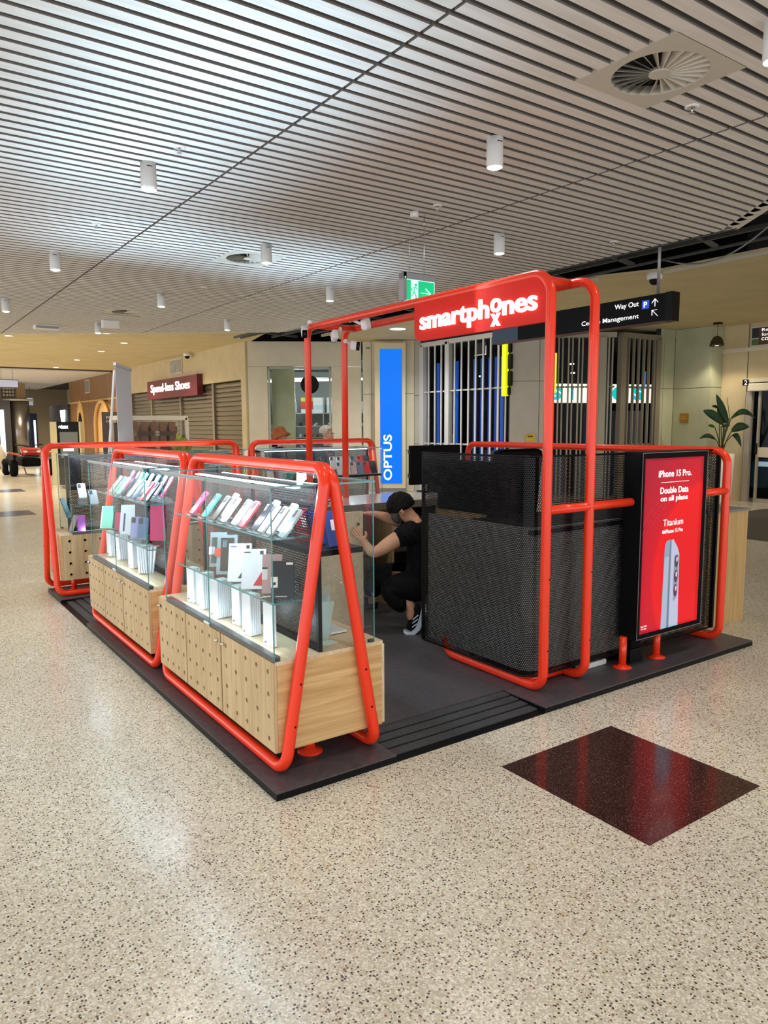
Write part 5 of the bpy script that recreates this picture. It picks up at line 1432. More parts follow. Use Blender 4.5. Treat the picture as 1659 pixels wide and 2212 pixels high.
packet((.26, 2.62, Z2+.0), FC, 8, .10, .20, .02, cmat('black'), 'tall black box behind the packets in the second case')
packet((.27, 2.30, Z2+.0), FC, 8, .10, .22, .02, cmat('magenta'), 'tall dark red box at the near end of the second case')
# fans of slim white boxes on the case floors
slim = small([((-.036, -.0045, 0), (.036, .0045, .205))], WHITEP, 'slim_box'); prt = small([((-.030, -.0050, .012), (-.012, -.0045, .022))], INK, 'print')
def fan(x, y, n, where, face=190, sp=.0125, spread=0.0, dx=1.0):
    for k in range(n):
        e = thing('slim_box', 'slim white box in the %s' % where, 'box', (x-.03+sp*k, y+.002*k, Z0), group='slim white boxes in the %s' % where)
        e.rotation_euler = (0, math.radians(spread*(k-n/2)), math.radians(face+spread*(k-n/2)*1.3)+PI/2)
        for nm, me in (('carton', slim), ('print', prt)):
            o = bpy.data.objects.new(nm, me); COL.objects.link(o); o.parent = e
fan(.20, 1.42, 4, 'first stack from the far end of the nearest case floor')
fan(.19, 1.24, 6, 'second stack of the nearest case floor')
fan(.175, 1.00, 7, 'third stack of the nearest case floor')
fan(.215, .80, 5, 'fourth stack, below the dark triangle box')
fan(.18, .59, 5, 'fifth stack, below the red triangle box')
fan(.185, .36, 2, 'pair nearest the corner post of the nearest case')
fan(.22, 3.30, 3, 'farthest stack of the second case floor')
fan(.24, 3.10, 5, 'second stack of the second case floor', spread=2.5)
fan(.22, 2.70, 6, 'third stack of the second case floor')
fan(.20, 2.44, 7, 'spread fan at the near corner of the second case', spread=5)
# rear half of the nearest case
BLB = pm('box_royal_blue', (.02, .06, .30), .5)
for i, (x, y, c, l) in enumerate(((.39, .42, REDC, 'red boxed case on the black inner shelf'), (.42, .33, BLB, 'royal blue box with white label, left of two on the black inner shelf'), (.45, .24, BLB, 'royal blue box with white label, right of two on the black inner shelf'))):
    packet((x, y, 1.031), 280, 15, .085, .17, .02, c, l, [('label_print', TAGW, rect(-.2, .45, .5, .75))])
for i, (x, y, z, l) in enumerate(((.43, .62, .735, 'upper royal blue box hanging in the rear of the nearest case'), (.47, .42, .665, 'lower royal blue box in the rear of the nearest case'), (.42, .80, .64, 'rear royal blue box beside the perforated spine'))):
    packet((x, y, z), 285, 0, .07, .085, .02, BLB, l, [('label_print', TAGW, rect(-.1, .15, .7, .8))])
    t = thing('acrylic_hook', 'clear hook card above a royal blue box, number %s from the door' % ('one', 'two', 'three')[i], 'stand', (x, y, .57)); B('card', ACRYL, t, ((x-.05, y-.012, .57), (x+.05, y-.010, z+.14)))
for i, (x, y, l) in enumerate(((.37, .22, 'clear acrylic easel on the near case floor by the black bar'), (.42, .34, 'clear acrylic easel leaning behind another one on the near case floor'))):
    t = thing('acrylic_easel', l, 'stand', (x, y, Z0))
    m = MB(); m.obox((x, y, Z0+.11), (1, 0, 0), (0, .95, .3), (0, -.3, .95), .085, .003, .22); m.build('plate', clear_plastic('acrylic_bright', (.8, .95, .95), .3), t)
    m = MB(); m.obox((x, y-.03, Z0+.02), (1, 0, 0), (0, 1, 0), (0, 0, 1), .085, .05, .003); m.build('lip', MATS['acrylic_bright'], t)
t = thing('white_booklet', 'white booklet lying by the rear glass of the nearest case', 'booklet', (.53, .55, Z0)); B('pages', WHITEP, t, ((.47, .35, Z0), (.58, .62, Z0+.01)))
# far left case
pcase((.285, 4.53, .93), -90, 30, 'white', 'white phone case with small camera hole in the far left case')
pcase((.372, 4.47, .870), -90, 32, 'silver', 'pale magnetic phone case leaning right in the far left case')
t = thing('acrylic_block', 'clear block raising the white phone case in the far left case', 'stand', (.285, 4.55, .869)); B('block', ACRYL, t, ((.25, 4.51, .869), (.32, 4.60, .929)))
t = thing('purple_pack', 'glowing violet packet standing in the far left case', 'packaged case', (.25, 4.5, .616)); B('pack', pm('violet_pack', (.50, .16, .68), .35), t, ((.215, 4.49, .616), (.283, 4.51, .775)))
packet((.165, 4.58, .75), -60, 25, .05, .2, .01, pm('pack_deep_teal', (.01, .09, .10), .4), 'dark teal packet leaning at the left end of the far left case')
t = thing('tablet_stand', 'open silver stand at the left end of the far left case', 'stand', (.18, 4.55, .616))
m = MB(); m.bar((.15, 4.50, .62), (.205, 4.50, .78), .006, .04); m.bar((.205, 4.50, .78), (.24, 4.54, .62), .004, .03); m.build('arm', ALU, t)
# far display with coloured cases, two stepped rows on a black ledge
t = thing('ledge', 'black ledge in the far case carrying two rows of coloured phone cases', 'shelf', (3.3, 4.42, 1.01)); B('board', BLACK, t, ((3.0, 4.385, 1.012), (3.60, 4.46, 1.034)))
rowc = ['white', 'white', 'blush', 'grey blue', 'red', 'black']
for i, c in enumerate(rowc):
    x = 3.05+i*.092
    pcase((x, 4.405, 1.035), -100, 22, c, '%s phone case, front row of the black ledge, %s from left' % (c, ('first', 'second', 'third', 'fourth', 'fifth', 'sixth')[i]))
    pcase((x-.055, 4.46, 1.10), -100, 22, c, '%s phone case, back row of the black ledge, %s from left' % (c, ('first', 'second', 'third', 'fourth', 'fifth', 'sixth')[i]))
for i in range(7):
    x = 2.15+i*.11
    pcase((x, 4.36, 1.02), -100, 25, ('white', 'grey blue', 'clear teal', 'brown', 'blush', 'silver', 'white')[i], 'phone case seen through the top glass of the nearest case, %s along' % ('first', 'second', 'third', 'fourth', 'fifth', 'sixth', 'seventh')[i])

# ================================================================ PULL-UP BANNER AND POT PLANTS
t = thing('pull_up_banner', 'tall white pull-up banner seen nearly edge on behind the far left case', 'banner', (.85, 5.25, 0))
bd = Vector((.45, .89, 0)).normalized(); bn = Vector((-bd.y, bd.x, 0)); b0 = Vector((.80, 5.15, 0))
m = MB(); m.obox(b0+bd*.40+Vector((0, 0, 1.13)), bd, bn, UP, .80, .004, 2.2); m.build('sheet', pm('banner_grey', (.70, .71, .78), .6), t)
m = MB(); m.obox(b0+bd*.40+Vector((0, 0, 2.24)), bd, bn, UP, .82, .03, .03); m.obox(b0+bd*.40+Vector((0, 0, .04)), bd, bn, UP, .84, .14, .08); m.build('rail', ALU, t)
m = MB(); m.cyl(b0+bd*.05-bn*.25*(-1)+Vector((0, 0, .03)), b0+bd*.06+bn*.02+Vector((0, 0, 2.18)), .013, n=10); m.build('support_pole', WHITE, t)
def blade(b, tip, w, droop=.15, n=9, side=None, fold=.25):
    b, tip = Vector(b), Vector(tip); dr = tip-b; L_ = dr.length; sd = side or dr.cross(Vector((.573, .82, 0))).normalized(); up = sd.cross(dr).normalized()
    m = MB(); rows_ = []
    for i in range(n+1):
        k = i/n; c = b+dr*k+Vector((0, 0, droop*L_*math.sin(PI*k)*.9-(droop*.4*L_)*k*k))
        ww = w*.5*(math.sin(PI*min(1, k*.93+.07))**.75)
        rows_.append([m.bm.verts.new(c-sd*ww+up*ww*fold), m.bm.verts.new(c), m.bm.verts.new(c+sd*ww+up*ww*fold)])
    for a, c in zip(rows_, rows_[1:]):
        for q in range(2): f = m.bm.faces.new([a[q], a[q+1], c[q+1], c[q]]); f.smooth = True
    return m
LEAF = noisy('leaf_dark', (.006, .022, .008), (.018, .05, .014), 8, .35)
LEAFG = noisy('leaf_green', (.02, .07, .008), (.05, .13, .02), 8, .35)
VAR = noisy('leaf_variegated', (.10, .16, .02), (.45, .45, .08), 14, .4)
for _m in (LEAF, LEAFG): _m.node_tree.nodes['Principled BSDF'].inputs['Specular IOR Level'].default_value = 0.15
STEM = pm('stem_green', (.03, .06, .015), .5)
POTW = noisy('pot_white', (.78, .75, .66), (.84, .81, .73), 3, .5)
pc = Vector((12.62, 5.52, 0)); RR = Vector((.82, -.573, 0)); FFv = Vector((.573, .82, 0))
t = thing('potted_bird_plant', 'large leafy plant in a tall white rounded pot by the glass door', 'plant', tuple(pc))
m = MB(); m.lathe(pc, [(.20, 0), (.245, .06), (.275, .25), (.292, .6), (.298, 1.0), (.275, 1.0), (.272, .96), (.01, .95)], 36); m.build('pot', POTW, t)
m = MB(); m.cyl(pc+Vector((0, 0, .945)), pc+Vector((0, 0, .965)), .27, n=24); m.build('soil', pm('soil', (.03, .022, .015), .9), t)
SCL = 1/106.5
def lp(x, y, dd=0.0):    # leaf points given in metres right of and above the pot mouth
    return pc+RR*x+FFv*dd+Vector((0, 0, y))
def P_(zx, zy, dd=0.0):
    X = 1440+zx/7.575; Y = 700+zy/7.575
    return lp((X-1560)*SCL, .97+(976-Y)*SCL, dd)
st0 = P_(965, 2090)
leaves = [((1050, 1590), (830, 1105), .14, LEAF, 0.02, 0.0), ((1030, 1570), (880, 1290), .15, LEAFG, .05, .05), ((935, 1595), (595, 1355), .17, LEAF, .10, -.1), ((1090, 1500), (1485, 1460), .12, LEAF, .28, 0), ((1060, 1700), (1345, 1620), .17, LEAF, .12, -.12),
          ((850, 1830), (588, 1805), .09, LEAF, .20, 0), ((1120, 1770), (1280, 1930), .11, LEAF, .35, 0), ((880, 1635), (1025, 1605), .06, LEAF, .05, -.15), ((1066, 1500), (1008, 1170), .02, STEM, 0, 0), ((870, 1640), (760, 1610), .06, LEAFG, .1, .1), ((930, 1340), (800, 1295), .06, LEAF, .1, .1)]
for a, b, w, mt, dp, dd in leaves:
    if mt is not STEM: o = blade(P_(*a, dd), P_(*b, dd), w, dp).build('leaf', mt, t)
    m = MB(); s = st0+RR*(random.uniform(-.05, .05)); e_ = P_(*a, dd); mid = s.lerp(e_, .55)+Vector((0, 0, .06))
    m.sweep([s, s.lerp(mid, .5)+Vector((0, 0, .03)), mid, mid.lerp(e_, .6), e_], .010, 6)
    if mt is STEM: m.sweep([e_, P_(*b)], .006, 6)
    m.build('stem', STEM, t)
pq = Vector((1.75, 5.9, 0))
t = thing('variegated_plant', 'small plant with yellow edged leaves behind the far left case', 'plant', tuple(pq))
m = MB(); m.lathe(pq, [(.14, 0), (.2, .4), (.21, 1.1), (.19, 1.1), (.01, 1.05)], 24); m.build('pot', POTW, t)
for a in range(7):
    an = a*2*PI/7; r_ = .12+.03*(a % 2)
    blade(pq+Vector((0, 0, 1.2)), pq+Vector((r_*math.cos(an), r_*math.sin(an), 1.40+.07*(a % 3))), .075, .12).build('leaf', VAR, t)
m = MB(); m.cyl(pq+Vector((0, 0, 1.05)), pq+Vector((0, 0, 1.25)), .02, n=8); m.build('stem', STEM, t)

# ================================================================ FAR LEFT OF THE MALL
# cash machine
ax, ay = 3.15, 18.9
t = thing('cash_machine', 'black cash machine with a lit white header and pale side cladding', 'cash machine', (ax, ay, 0))
AD = Vector((.94, -.34, 0)).normalized(); AN = Vector((-.34, -.94, 0)).normalized()
def ab(name, mat, a, b, z0, z1, f, th, **k):
    m = MB(); m.obox(Vector((ax, ay, 0))+AD*((a+b)/2)+AN*(f-th/2)+Vector((0, 0, (z0+z1)/2)), AD, AN, UP, b-a, th, z1-z0); return m.build(name, mat, t, **k)
ab('cabinet_body', BLACK, -.27, .30, 0, 1.74, .0, .6); ab('side_cladding', pm('atm_cream', (.50, .44, .26), .5), -.44, -.27, 0, 1.74, .02, .65); ab('side_cladding', MATS['atm_cream'], .30, .34, 0, 1.74, .02, .65)
ab('recess', pm('atm_recess', (.12, .13, .12), .4), -.20, .26, .75, 1.46, .01, .02); ab('screen_panel', pm('atm_screen', (.5, .6, .65), .3, emit=(.7, .85, .95), es=.7), -.13, .14, .93, 1.17, .03, .02)
o = put_text('ANZ', 'bank_text', INK, t, Vector((ax, ay, 0))+AD*(-.09)+AN*.0325+Vector((0, 0, 1.02)), AD, UP, width=.13, height=.055, offset=.02, extrude=.001)
m = MB(); c = Vector((ax, ay, 0))+AD*.085+AN*.034+Vector((0, 0, 1.045)); 
for a in (90, 210, 330): m.cyl(c+(AD*math.cos(math.radians(a))+UP*math.sin(math.radians(a)))*.022, c+(AD*math.cos(math.radians(a))+UP*math.sin(math.radians(a)))*.022+AN*.002, .014, n=10)
m.build('bank_mark', INK, t)
put_text('atmx', 'header_text', pm('atm_header', (1, 1, 1), .4, emit=(1, 1, 1), es=3), t, Vector((ax, ay, 0))+AD*(-.22)+AN*.004+Vector((0, 0, 1.55)), AD, UP, width=.25, height=.10, offset=.06, extrude=.003)
ab('keypad', GREY, -.1, .1, .78, .86, .05, .05)
# ride-on quad bike
qx, qy = 3.0, 24.3
t = thing('quad_bike', 'red and black childrens ride-on quad bike parked on the mall floor', 'ride-on', (qx, qy, 0))
def W_(x, y, z): return (qx+x, qy+y, z)
for x, y in ((-.55, -.5), (.55, -.5), (-.62, .55), (.62, .55)):
    m = MB(); m.lathe(W_(x-.13, y, .27), [(.12, 0), (.22, .02), (.27, .06), (.27, .20), (.22, .24), (.12, .26)], 24, axis=(1, 0, 0)); w = m.build('wheel', BLACKM, t)
    m = MB(); m.cyl(W_(x-.135 if x < 0 else x+.135, y, .27), W_(x, y, .27), .11, n=16); m.build('hub', ALU, w)
m = MB(); m.box(W_(-.28, -.55, .30), W_(.28, .8, .58), .05); m.build('chassis', BLACKM, t)
m = MB(); m.obox(W_(0, -.55, .80), (1, 0, 0), (0, .9, .4), (0, -.4, .9), .62, .34, .16, .05); m.build('nose_cowl', pm('quad_red', (.45, .02, .015), .25, coat=.6), t)
for sx__ in (-1, 1):
    m = MB(); m.obox(W_(sx__*.52, -.5, .72), (1, 0, sx__*.25), (0, 1, 0), (-sx__*.25, 0, 1), .42, .6, .05, .02); m.build('front_fender', MATS['quad_red'], t)
    m = MB(); m.obox(W_(sx__*.52, -.5, .76), (1, 0, sx__*.25), (0, 1, 0), (-sx__*.25, 0, 1), .30, .3, .02, .01); m.build('fender_flash', pm('quad_yellow', (.6, .35, .03), .4), t)
    m = MB(); m.obox(W_(sx__*.20, -.70, .80), (1, 0, 0), (0, 1, 0), (0, 0, 1), .12, .04, .06, .01); m.build('headlamp', WHITE, t)
m = MB(); m.sweep([W_(-.42, -.15, 1.02), W_(-.2, -.2, 1.0), W_(0, -.22, .95), W_(.2, -.2, 1.0), W_(.42, -.15, 1.02)], .018, 8); m.cyl(W_(0, -.22, .95), W_(0, -.35, .7), .03, n=8); m.build('handlebar', BLACK, t)
m = MB(); m.box(W_(-.16, -.05, .62), W_(.16, .75, .76), .05); m.build('saddle', BLACKM, t)
m = MB()
for i in range(4): m.bar(W_(-.2, -.72+.02*i, .72+.045*i), W_(.2, -.72+.02*i, .72+.045*i), .02, .012)
m.build('grille_bar', BLACK, t)
m = MB(); m.bar(W_(-.3, -.6, .28), W_(.3, -.6, .28), .05, .04); m.bar(W_(-.25, -.62, .28), W_(-.2, -.7, .05), .03); m.bar(W_(.25, -.62, .28), W_(.2, -.7, .05), .03); m.build('bumper', ALU, t)
# planter with palms
t = thing('tapered_planter', 'large pale tapered planter at the left border with leafy plants', 'planter', (2.3, 29.6, 0))
m = MB(); m.lathe((2.1, 29.6, 0), [(.75, 0), (.95, .5), (.72, 1.02), (.6, 1.02), (.58, .95), (.01, .93)], 32); m.build('pot', POTW, t)
rr = random.Random(5)
for a in range(12):
    an = rr.uniform(0, 2*PI); b_ = Vector((2.1, 29.6, .95)); tp = b_+Vector((rr.uniform(.3, .8)*math.cos(an), rr.uniform(.3, .8)*math.sin(an), rr.uniform(.5, 1.5)))
    blade(b_, tp, .22, .25).build('leaf', LEAF, t)
# steel clad column with a light strip
t = thing('steel_column', 'brushed steel round column with a glowing strip beside the planter', 'column', (4.2, 33.5, 0))
m = MB(); m.cyl((4.2, 33.5, 0), (4.2, 33.5, 2.75), .42, n=36); m.build('shaft', pm('brushed_steel', (.30, .27, .24), .28, metal=.9), t)
m = MB(); m.cyl((4.2, 33.5, 2.75), (4.2, 33.5, 2.82), .62, n=36); m.build('cap', pm('cap_pale', (.55, .5, .42), .5), t)
B('light_strip', pm('strip_glow', (.5, .8, 1), .5, emit=(.62, .86, 1), es=1.5), t, ((3.33, 33.0, .35), (3.52, 33.03, 2.35))); B('strip_back', CHAR, t, ((3.05, 33.03, 0), (3.78, 33.5, 2.75)))
B('light_strip', MATS['strip_glow'], t, ((4.70, 33.1, .45), (4.78, 33.13, 1.9)))
t = thing('hanging_menu', 'dark framed menu boards above the steel column', 'sign', (4.2, 33.6, 3.0))
B('board', CHAR, t, ((3.5, 33.2, 2.86), (4.05, 33.25, 3.42))); B('board', pm('menu_tan', (.3, .2, .1), .5), t, ((4.1, 33.2, 2.88), (4.45, 33.25, 3.5)))
B('menu_print', pm('menu_print', (.45, .38, .25), .5), t, *[((3.56+.12*i, 33.19, 2.95+.14*j), (3.64+.12*i, 33.2, 3.03+.14*j)) for i in range(4) for j in range(3)])
t = thing('hanging_sign', 'white and grey rectangular sign hanging near the left border', 'sign', (2.5, 25.5, 3.1))
B('sign_face', pm('sign_pale', (.45, .47, .62), .5, emit=(.6, .62, .8), es=.35), t, ((2.35, 25.5, 2.96), (3.0, 25.55, 3.2))); B('sign_frame', CHAR, t, ((2.33, 25.52, 2.94), (3.02, 25.58, 3.22)))
m = MB(); m.cyl((2.5, 25.55, 3.2), (2.5, 25.55, 3.6), .006, n=6); m.cyl((2.85, 25.55, 3.2), (2.85, 25.55, 3.6), .006, n=6); m.build('suspension_wire', CHAR, t)
t = thing('kiosk_shop', 'dim food kiosk with a lit white menu at the left border', 'kiosk', (1.0, 34, 0))
B('dark_body', pm('kiosk_dark', (.05, .045, .035), .5), t, ((-1, 34.6, 0), (3.0, 35.5, 2.6))); B('lit_menu', pm('menu_lit', (.9, .9, .9), .4, emit=(1, .95, .95), es=1.3), t, ((1.2, 34.5, 2.15), (2.35, 34.55, 2.6))); B('fascia', WALLC, t, ((-1, 34.4, 2.7), (3.1, 35.5, 3.5)))
B('shelf_goods', pm('goods', (.25, .18, .05), .5), t, *[((.9+.3*i, 34.5, .9+.4*j), (1.1+.3*i, 34.6, 1.15+.4*j)) for i in range(5) for j in range(3)])
t = thing('hanging_sign', 'tiny white hanging sign before the dark doorway', 'sign', (5.2, 36.5, 3)); B('sign_face', MATS['sign_pale'], t, ((5.05, 36.5, 2.65), (5.3, 36.54, 3.0))); B('drop_rod', CHAR, t, ((5.16, 36.51, 3.0), (5.18, 36.53, 3.6)))
# notice stand and white framed cart beyond the cases
t = thing('notice_banner', 'dark narrow banner on a stand with pale wording before the timber wall', 'banner', (3.7, 17.0, 0))
m = MB(); m.obox((3.85, 17.0, 1.1), (.96, -.28, 0), (.28, .96, 0), (.0, 0, 1), .48, .03, 1.75); m.build('banner_sheet', pm('banner_umber', (.035, .025, .022), .5), t)
for s_, z, w in (('peel', 1.80, .24), ('reveal', 1.70, .32)): put_text(s_, 'banner_text', pm('text_dim', (.5, .45, .42), .5), t, Vector((3.72, 17.015, z)), (.96, -.28, 0), UP, width=w, height=.09, extrude=.002)
m = MB(); m.bar((3.65, 17.1, .02), (4.05, 17.0, .02), .3, .04); m.build('base', ALU, t)
t = thing('retail_cart', 'white framed glass cart beyond the kiosk in front of the roller shutters', 'cart', (3.4, 12.6, 0))
cx0, cx1, cy0, cy1 = 2.95, 4.35, 12.9, 13.6
m = MB()
for x in (cx0, cx1):
    for y in (cy0, cy1): m.bar((x, y, .0), (x, y, 1.78), .07, .07)
for z in (.85, 1.78):
    for a, b in (((cx0, cy0), (cx1, cy0)), ((cx0, cy1), (cx1, cy1)), ((cx0, cy0), (cx0, cy1)), ((cx1, cy0), (cx1, cy1))): m.bar((*a, z), (*b, z), .07, .09)
m.build('white_frame', pm('cart_white', (.68, .63, .55), .5), t, merge=False)
B('body_panel', pm('cart_dark', (.04, .03, .03), .5), t, ((cx0+.03, cy0+.01, .05), (cx1-.03, cy1-.01, .85)))
B('shelf_goods', pm('goods_copper', (.22, .09, .04), .5), t, *[((cx0+.1+i*.2, cy0+.25, .9+.3*j), (cx0+.24+i*.2, cy0+.45, 1.10+.3*j)) for i in range(6) for j in range(3)])
B('pane', GTOP, t, ((cx0+.04, cy0, .88), (cx1-.04, cy0+.008, 1.74)))
for i in range(2): B('poster', pm('poster_copper', (.20, .09, .05), .5), t, ((cx0+.45+i*.5, cy0+.46, .9), (cx0+.85+i*.5, cy0+.48, 1.6)))
# ================================================================ PEOPLE
SKIN = noisy('skin_tan', (.50, .25, .15), (.58, .31, .19), 9, .5)
SKINL = noisy('skin_fair', (.62, .36, .26), (.68, .42, .31), 9, .5)
TEE = noisy('black_cotton', (.004, .004, .005), (.009, .009, .011), 30, .9)
TROU = noisy('black_trousers', (.003, .003, .004), (.008, .008, .009), 20, .9)
for _m in (TEE, TROU): _m.node_tree.nodes['Principled BSDF'].inputs['Specular IOR Level'].default_value = 0.08
HAIRB = noisy('hair_black', (.003, .003, .003), (.016, .015, .014), 70, .7, st=(1, 1, .25))
HAIRB.node_tree.nodes['Principled BSDF'].inputs['Specular IOR Level'].default_value = 0.08
HAIRG = noisy('hair_grey', (.42, .38, .32), (.72, .66, .55), 60, .7)
def skinned(name, mat, parent, nodes, edges, root, sub=2, extra=None):
    keys = list(nodes); me = bpy.data.meshes.new(name)
    me.from_pydata([tuple(nodes[k][0]) for k in keys], [(keys.index(a), keys.index(b)) for a, b in edges], [])
    o = bpy.data.objects.new(name, me); COL.objects.link(o)
    md = o.modifiers.new('skin', 'SKIN'); md.use_smooth_shade = True; md.branch_smoothing = .4
    sm = o.modifiers.new('sub', 'SUBSURF'); sm.levels = sub; sm.render_levels = sub
    lay = me.skin_vertices[0].data
    for i, k in enumerate(keys):
        r = nodes[k][1]; lay[i].radius = r if isinstance(r, tuple) else (r, r); lay[i].use_root = (k == root)
    dg = bpy.context.evaluated_depsgraph_get(); dg.update()
    m2 = bpy.data.meshes.new_from_object(o.evaluated_get(dg))
    bpy.data.objects.remove(o)
    m2.transform(WM[parent.name].inverted()); m2.materials.clear(); m2.materials.append(mat)
    for p in m2.polygons: p.use_smooth = True
    q = bpy.data.objects.new(name, m2); COL.objects.link(q); q.parent = parent; WM[q.name] = WM[parent.name]
    return q
def hand(nodes, edges, tag_, wrist, dirn, palmn, s=1.0, curl=.5, thumb=1):
    """palm and five bent fingers grown from the wrist node"""
    dirn = Vector(dirn).normalized(); palmn = Vector(palmn).normalized(); sd = dirn.cross(palmn).normalized()
    w = Vector(nodes[wrist][0]); pm_ = w+dirn*.05*s
    nodes[tag_+'palm'] = (pm_, (.026*s, .016*s)); edges.append((wrist, tag_+'palm'))
    for i, (off, ln) in enumerate(((-.027, .062), (-.009, .075), (.009, .070), (.026, .055))):
        k = w+dirn*.088*s+sd*off*s; a = '%sf%d' % (tag_, i)
        nodes[a+'k'] = (k, .0095*s); nodes[a+'m'] = (k+dirn*ln*.5*s+palmn*curl*.018*s, .0085*s); nodes[a+'t'] = (k+dirn*ln*.8*s+palmn*curl*.05*s, .0072*s)
        edges += [(tag_+'palm', a+'k'), (a+'k', a+'m'), (a+'m', a+'t')]
    b = w+dirn*.035*s-sd*.028*s*thumb; nodes[tag_+'th1'] = (b+dirn*.01*s-sd*.014*thumb*s, .0105*s); nodes[tag_+'th2'] = (b+dirn*.045*s-sd*.026*thumb*s+palmn*.015*s, .0085*s)
    edges += [(tag_+'palm', tag_+'th1'), (tag_+'th1', tag_+'th2')]
# ---- man crouching by the service counter
MP0 = Vector((1.95, 1.62, PZ))
def mp(px, py, dd=0.0):
    return MP0+RR*((px-890)/292)+UP*((1365-py)/292)+FFv*dd
pn = thing('person', 'crouching man in black t-shirt and trousers reaching under the service counter', 'person', tuple(MP0))
N_ = {'pelvis': (mp(924, 1248, .14), (.085, .08)), 'spine': (mp(924, 1198, .14), (.12, .10)), 'chest': (mp(916, 1150, .14), (.165, .13)), 'nb': (mp(897, 1122, .13), .075), 'neck': (mp(884, 1108, .12), .060),
      'hd1': (mp(873, 1097, .12), (.076, .080)), 'hd2': (mp(865, 1086, .12), (.084, .090)), 'hd3': (mp(860, 1075, .12), (.06, .065)), 'chin': (mp(858, 1108, .12), .032),
      's1': (mp(892, 1133, -.02), .070), 'e1': (mp(806, 1186, -.06), .054), 'w1': (mp(790, 1165, -.03), .031),
      's2': (mp(888, 1130, .30), .066), 'e2': (mp(852, 1122, .24), .050), 'w2': (mp(812, 1108, .22), .031),
      'h1': (mp(905, 1262, .04), .06), 'k1': (mp(832, 1272, .0), .055), 'a1': (mp(889, 1301, -.02), .042), 't1': (mp(889, 1338, -.02), .036),
      'h2': (mp(905, 1262, .22), .06), 'k2': (mp(806, 1252, .28), .050), 'a2': (mp(806, 1316, .38), .040), 't2': (mp(795, 1330, .42), .034)}
E_ = [('pelvis', 'spine'), ('spine', 'chest'), ('chest', 'nb'), ('nb', 'neck'), ('neck', 'hd1'), ('hd1', 'hd2'), ('hd2', 'hd3'), ('hd1', 'chin'), ('chest', 's1'), ('s1', 'e1'), ('e1', 'w1'), ('chest', 's2'), ('s2', 'e2'), ('e2', 'w2'),
      ('pelvis', 'h1'), ('h1', 'k1'), ('k1', 'a1'), ('a1', 't1'), ('pelvis', 'h2'), ('h2', 'k2'), ('k2', 'a2'), ('a2', 't2')]
NB, EB = dict(N_), list(E_)
hand(NB, EB, 'L', 'w1', RR*-.55+UP*.75, FFv, 1.0); hand(NB, EB, 'R', 'w2', RR*-1+UP*.1, UP*-1, 1.0)
skinned('body', SKIN, pn, NB, EB, 'pelvis')
sl1 = mp(846, 1161, -.04); sl2 = mp(880, 1130, .30).lerp(mp(852, 1121, .24), .75)
NT = {'hem': (mp(920, 1266, .14), (.19, .18)), 'pelvis': (mp(924, 1240, .14), (.20, .18)), 'spine': (mp(926, 1198, .14), (.20, .165)), 'chest': (mp(918, 1152, .14), (.205, .17)), 'nb': (mp(902, 1124, .13), .095),
      's1': (mp(892, 1136, -.02), .105), 'c1': (sl1, .082), 's2': (mp(888, 1132, .30), .092), 'c2': (sl2, .074)}
skinned('t_shirt', TEE, pn, NT, [('hem', 'pelvis'), ('pelvis', 'spine'), ('spine', 'chest'), ('chest', 'nb'), ('chest', 's1'), ('s1', 'c1'), ('chest', 's2'), ('s2', 'c2')], 'chest')
NR = {'w': (mp(918, 1240, .14), (.18, .17)), 'pelvis': (mp(915, 1260, .14), (.19, .18)), 'h1': (mp(905, 1262, .04), .15), 'q1': (mp(868, 1264, .02), .135), 'k1': (mp(832, 1270, .0), .112), 'c1': (mp(862, 1300, -.01), .092), 'a1': (mp(883, 1300, -.02), .066),
      'h2': (mp(900, 1262, .24), .13), 'k2': (mp(804, 1252, .28), .11), 'a2': (mp(804, 1306, .36), .075)}
skinned('trousers', TROU, pn, NR, [('w', 'pelvis'), ('pelvis', 'h1'), ('h1', 'q1'), ('q1', 'k1'), ('k1', 'c1'), ('c1', 'a1'), ('pelvis', 'h2'), ('h2', 'k2'), ('k2', 'a2')], 'pelvis')
# hair, beard, ear
m = MB(); bmesh.ops.create_icosphere(m.bm, subdivisions=4, radius=1)
hc = mp(867, 1085, .12); dN = (RR*-.62+UP*.78)
for v in m.bm.verts:
    p = Vector(v.co); q = RR*p.x*.108+UP*p.z*.104+FFv*p.y*.102
    q *= 1+.03*math.sin(p.x*23+p.z*17)*math.cos(p.y*19)+.025*math.sin(p.x*51+p.y*37)*math.sin(p.z*43); v.co = hc+q
    k_ = (v.co-hc).dot(RR*.40-UP*.92)
    if k_ > .035: v.co = hc+(v.co-hc)*(1-.75*min(1, (k_-.035)/.05))
for f in m.bm.faces: f.smooth = True
m.build('hair', HAIRB, pn)
m = MB(); bmesh.ops.create_icosphere(m.bm, subdivisions=3, radius=1)
hc = mp(857, 1108, .10)
for v in m.bm.verts: p = Vector(v.co); v.co = hc+RR*p.x*.042+UP*p.z*.062+FFv*p.y*.055-RR*p.z*.012
for f in m.bm.faces: f.smooth = True
m.build('beard', noisy('beard_dark', (.015, .014, .014), (.09, .085, .08), 90, .8), pn)
m = MB(); m.sweep([mp(866, 1098, .03), mp(869, 1093, .022), mp(872, 1097, .025), mp(870, 1104, .03)], .011, 8); m.build('ear', SKIN, pn)
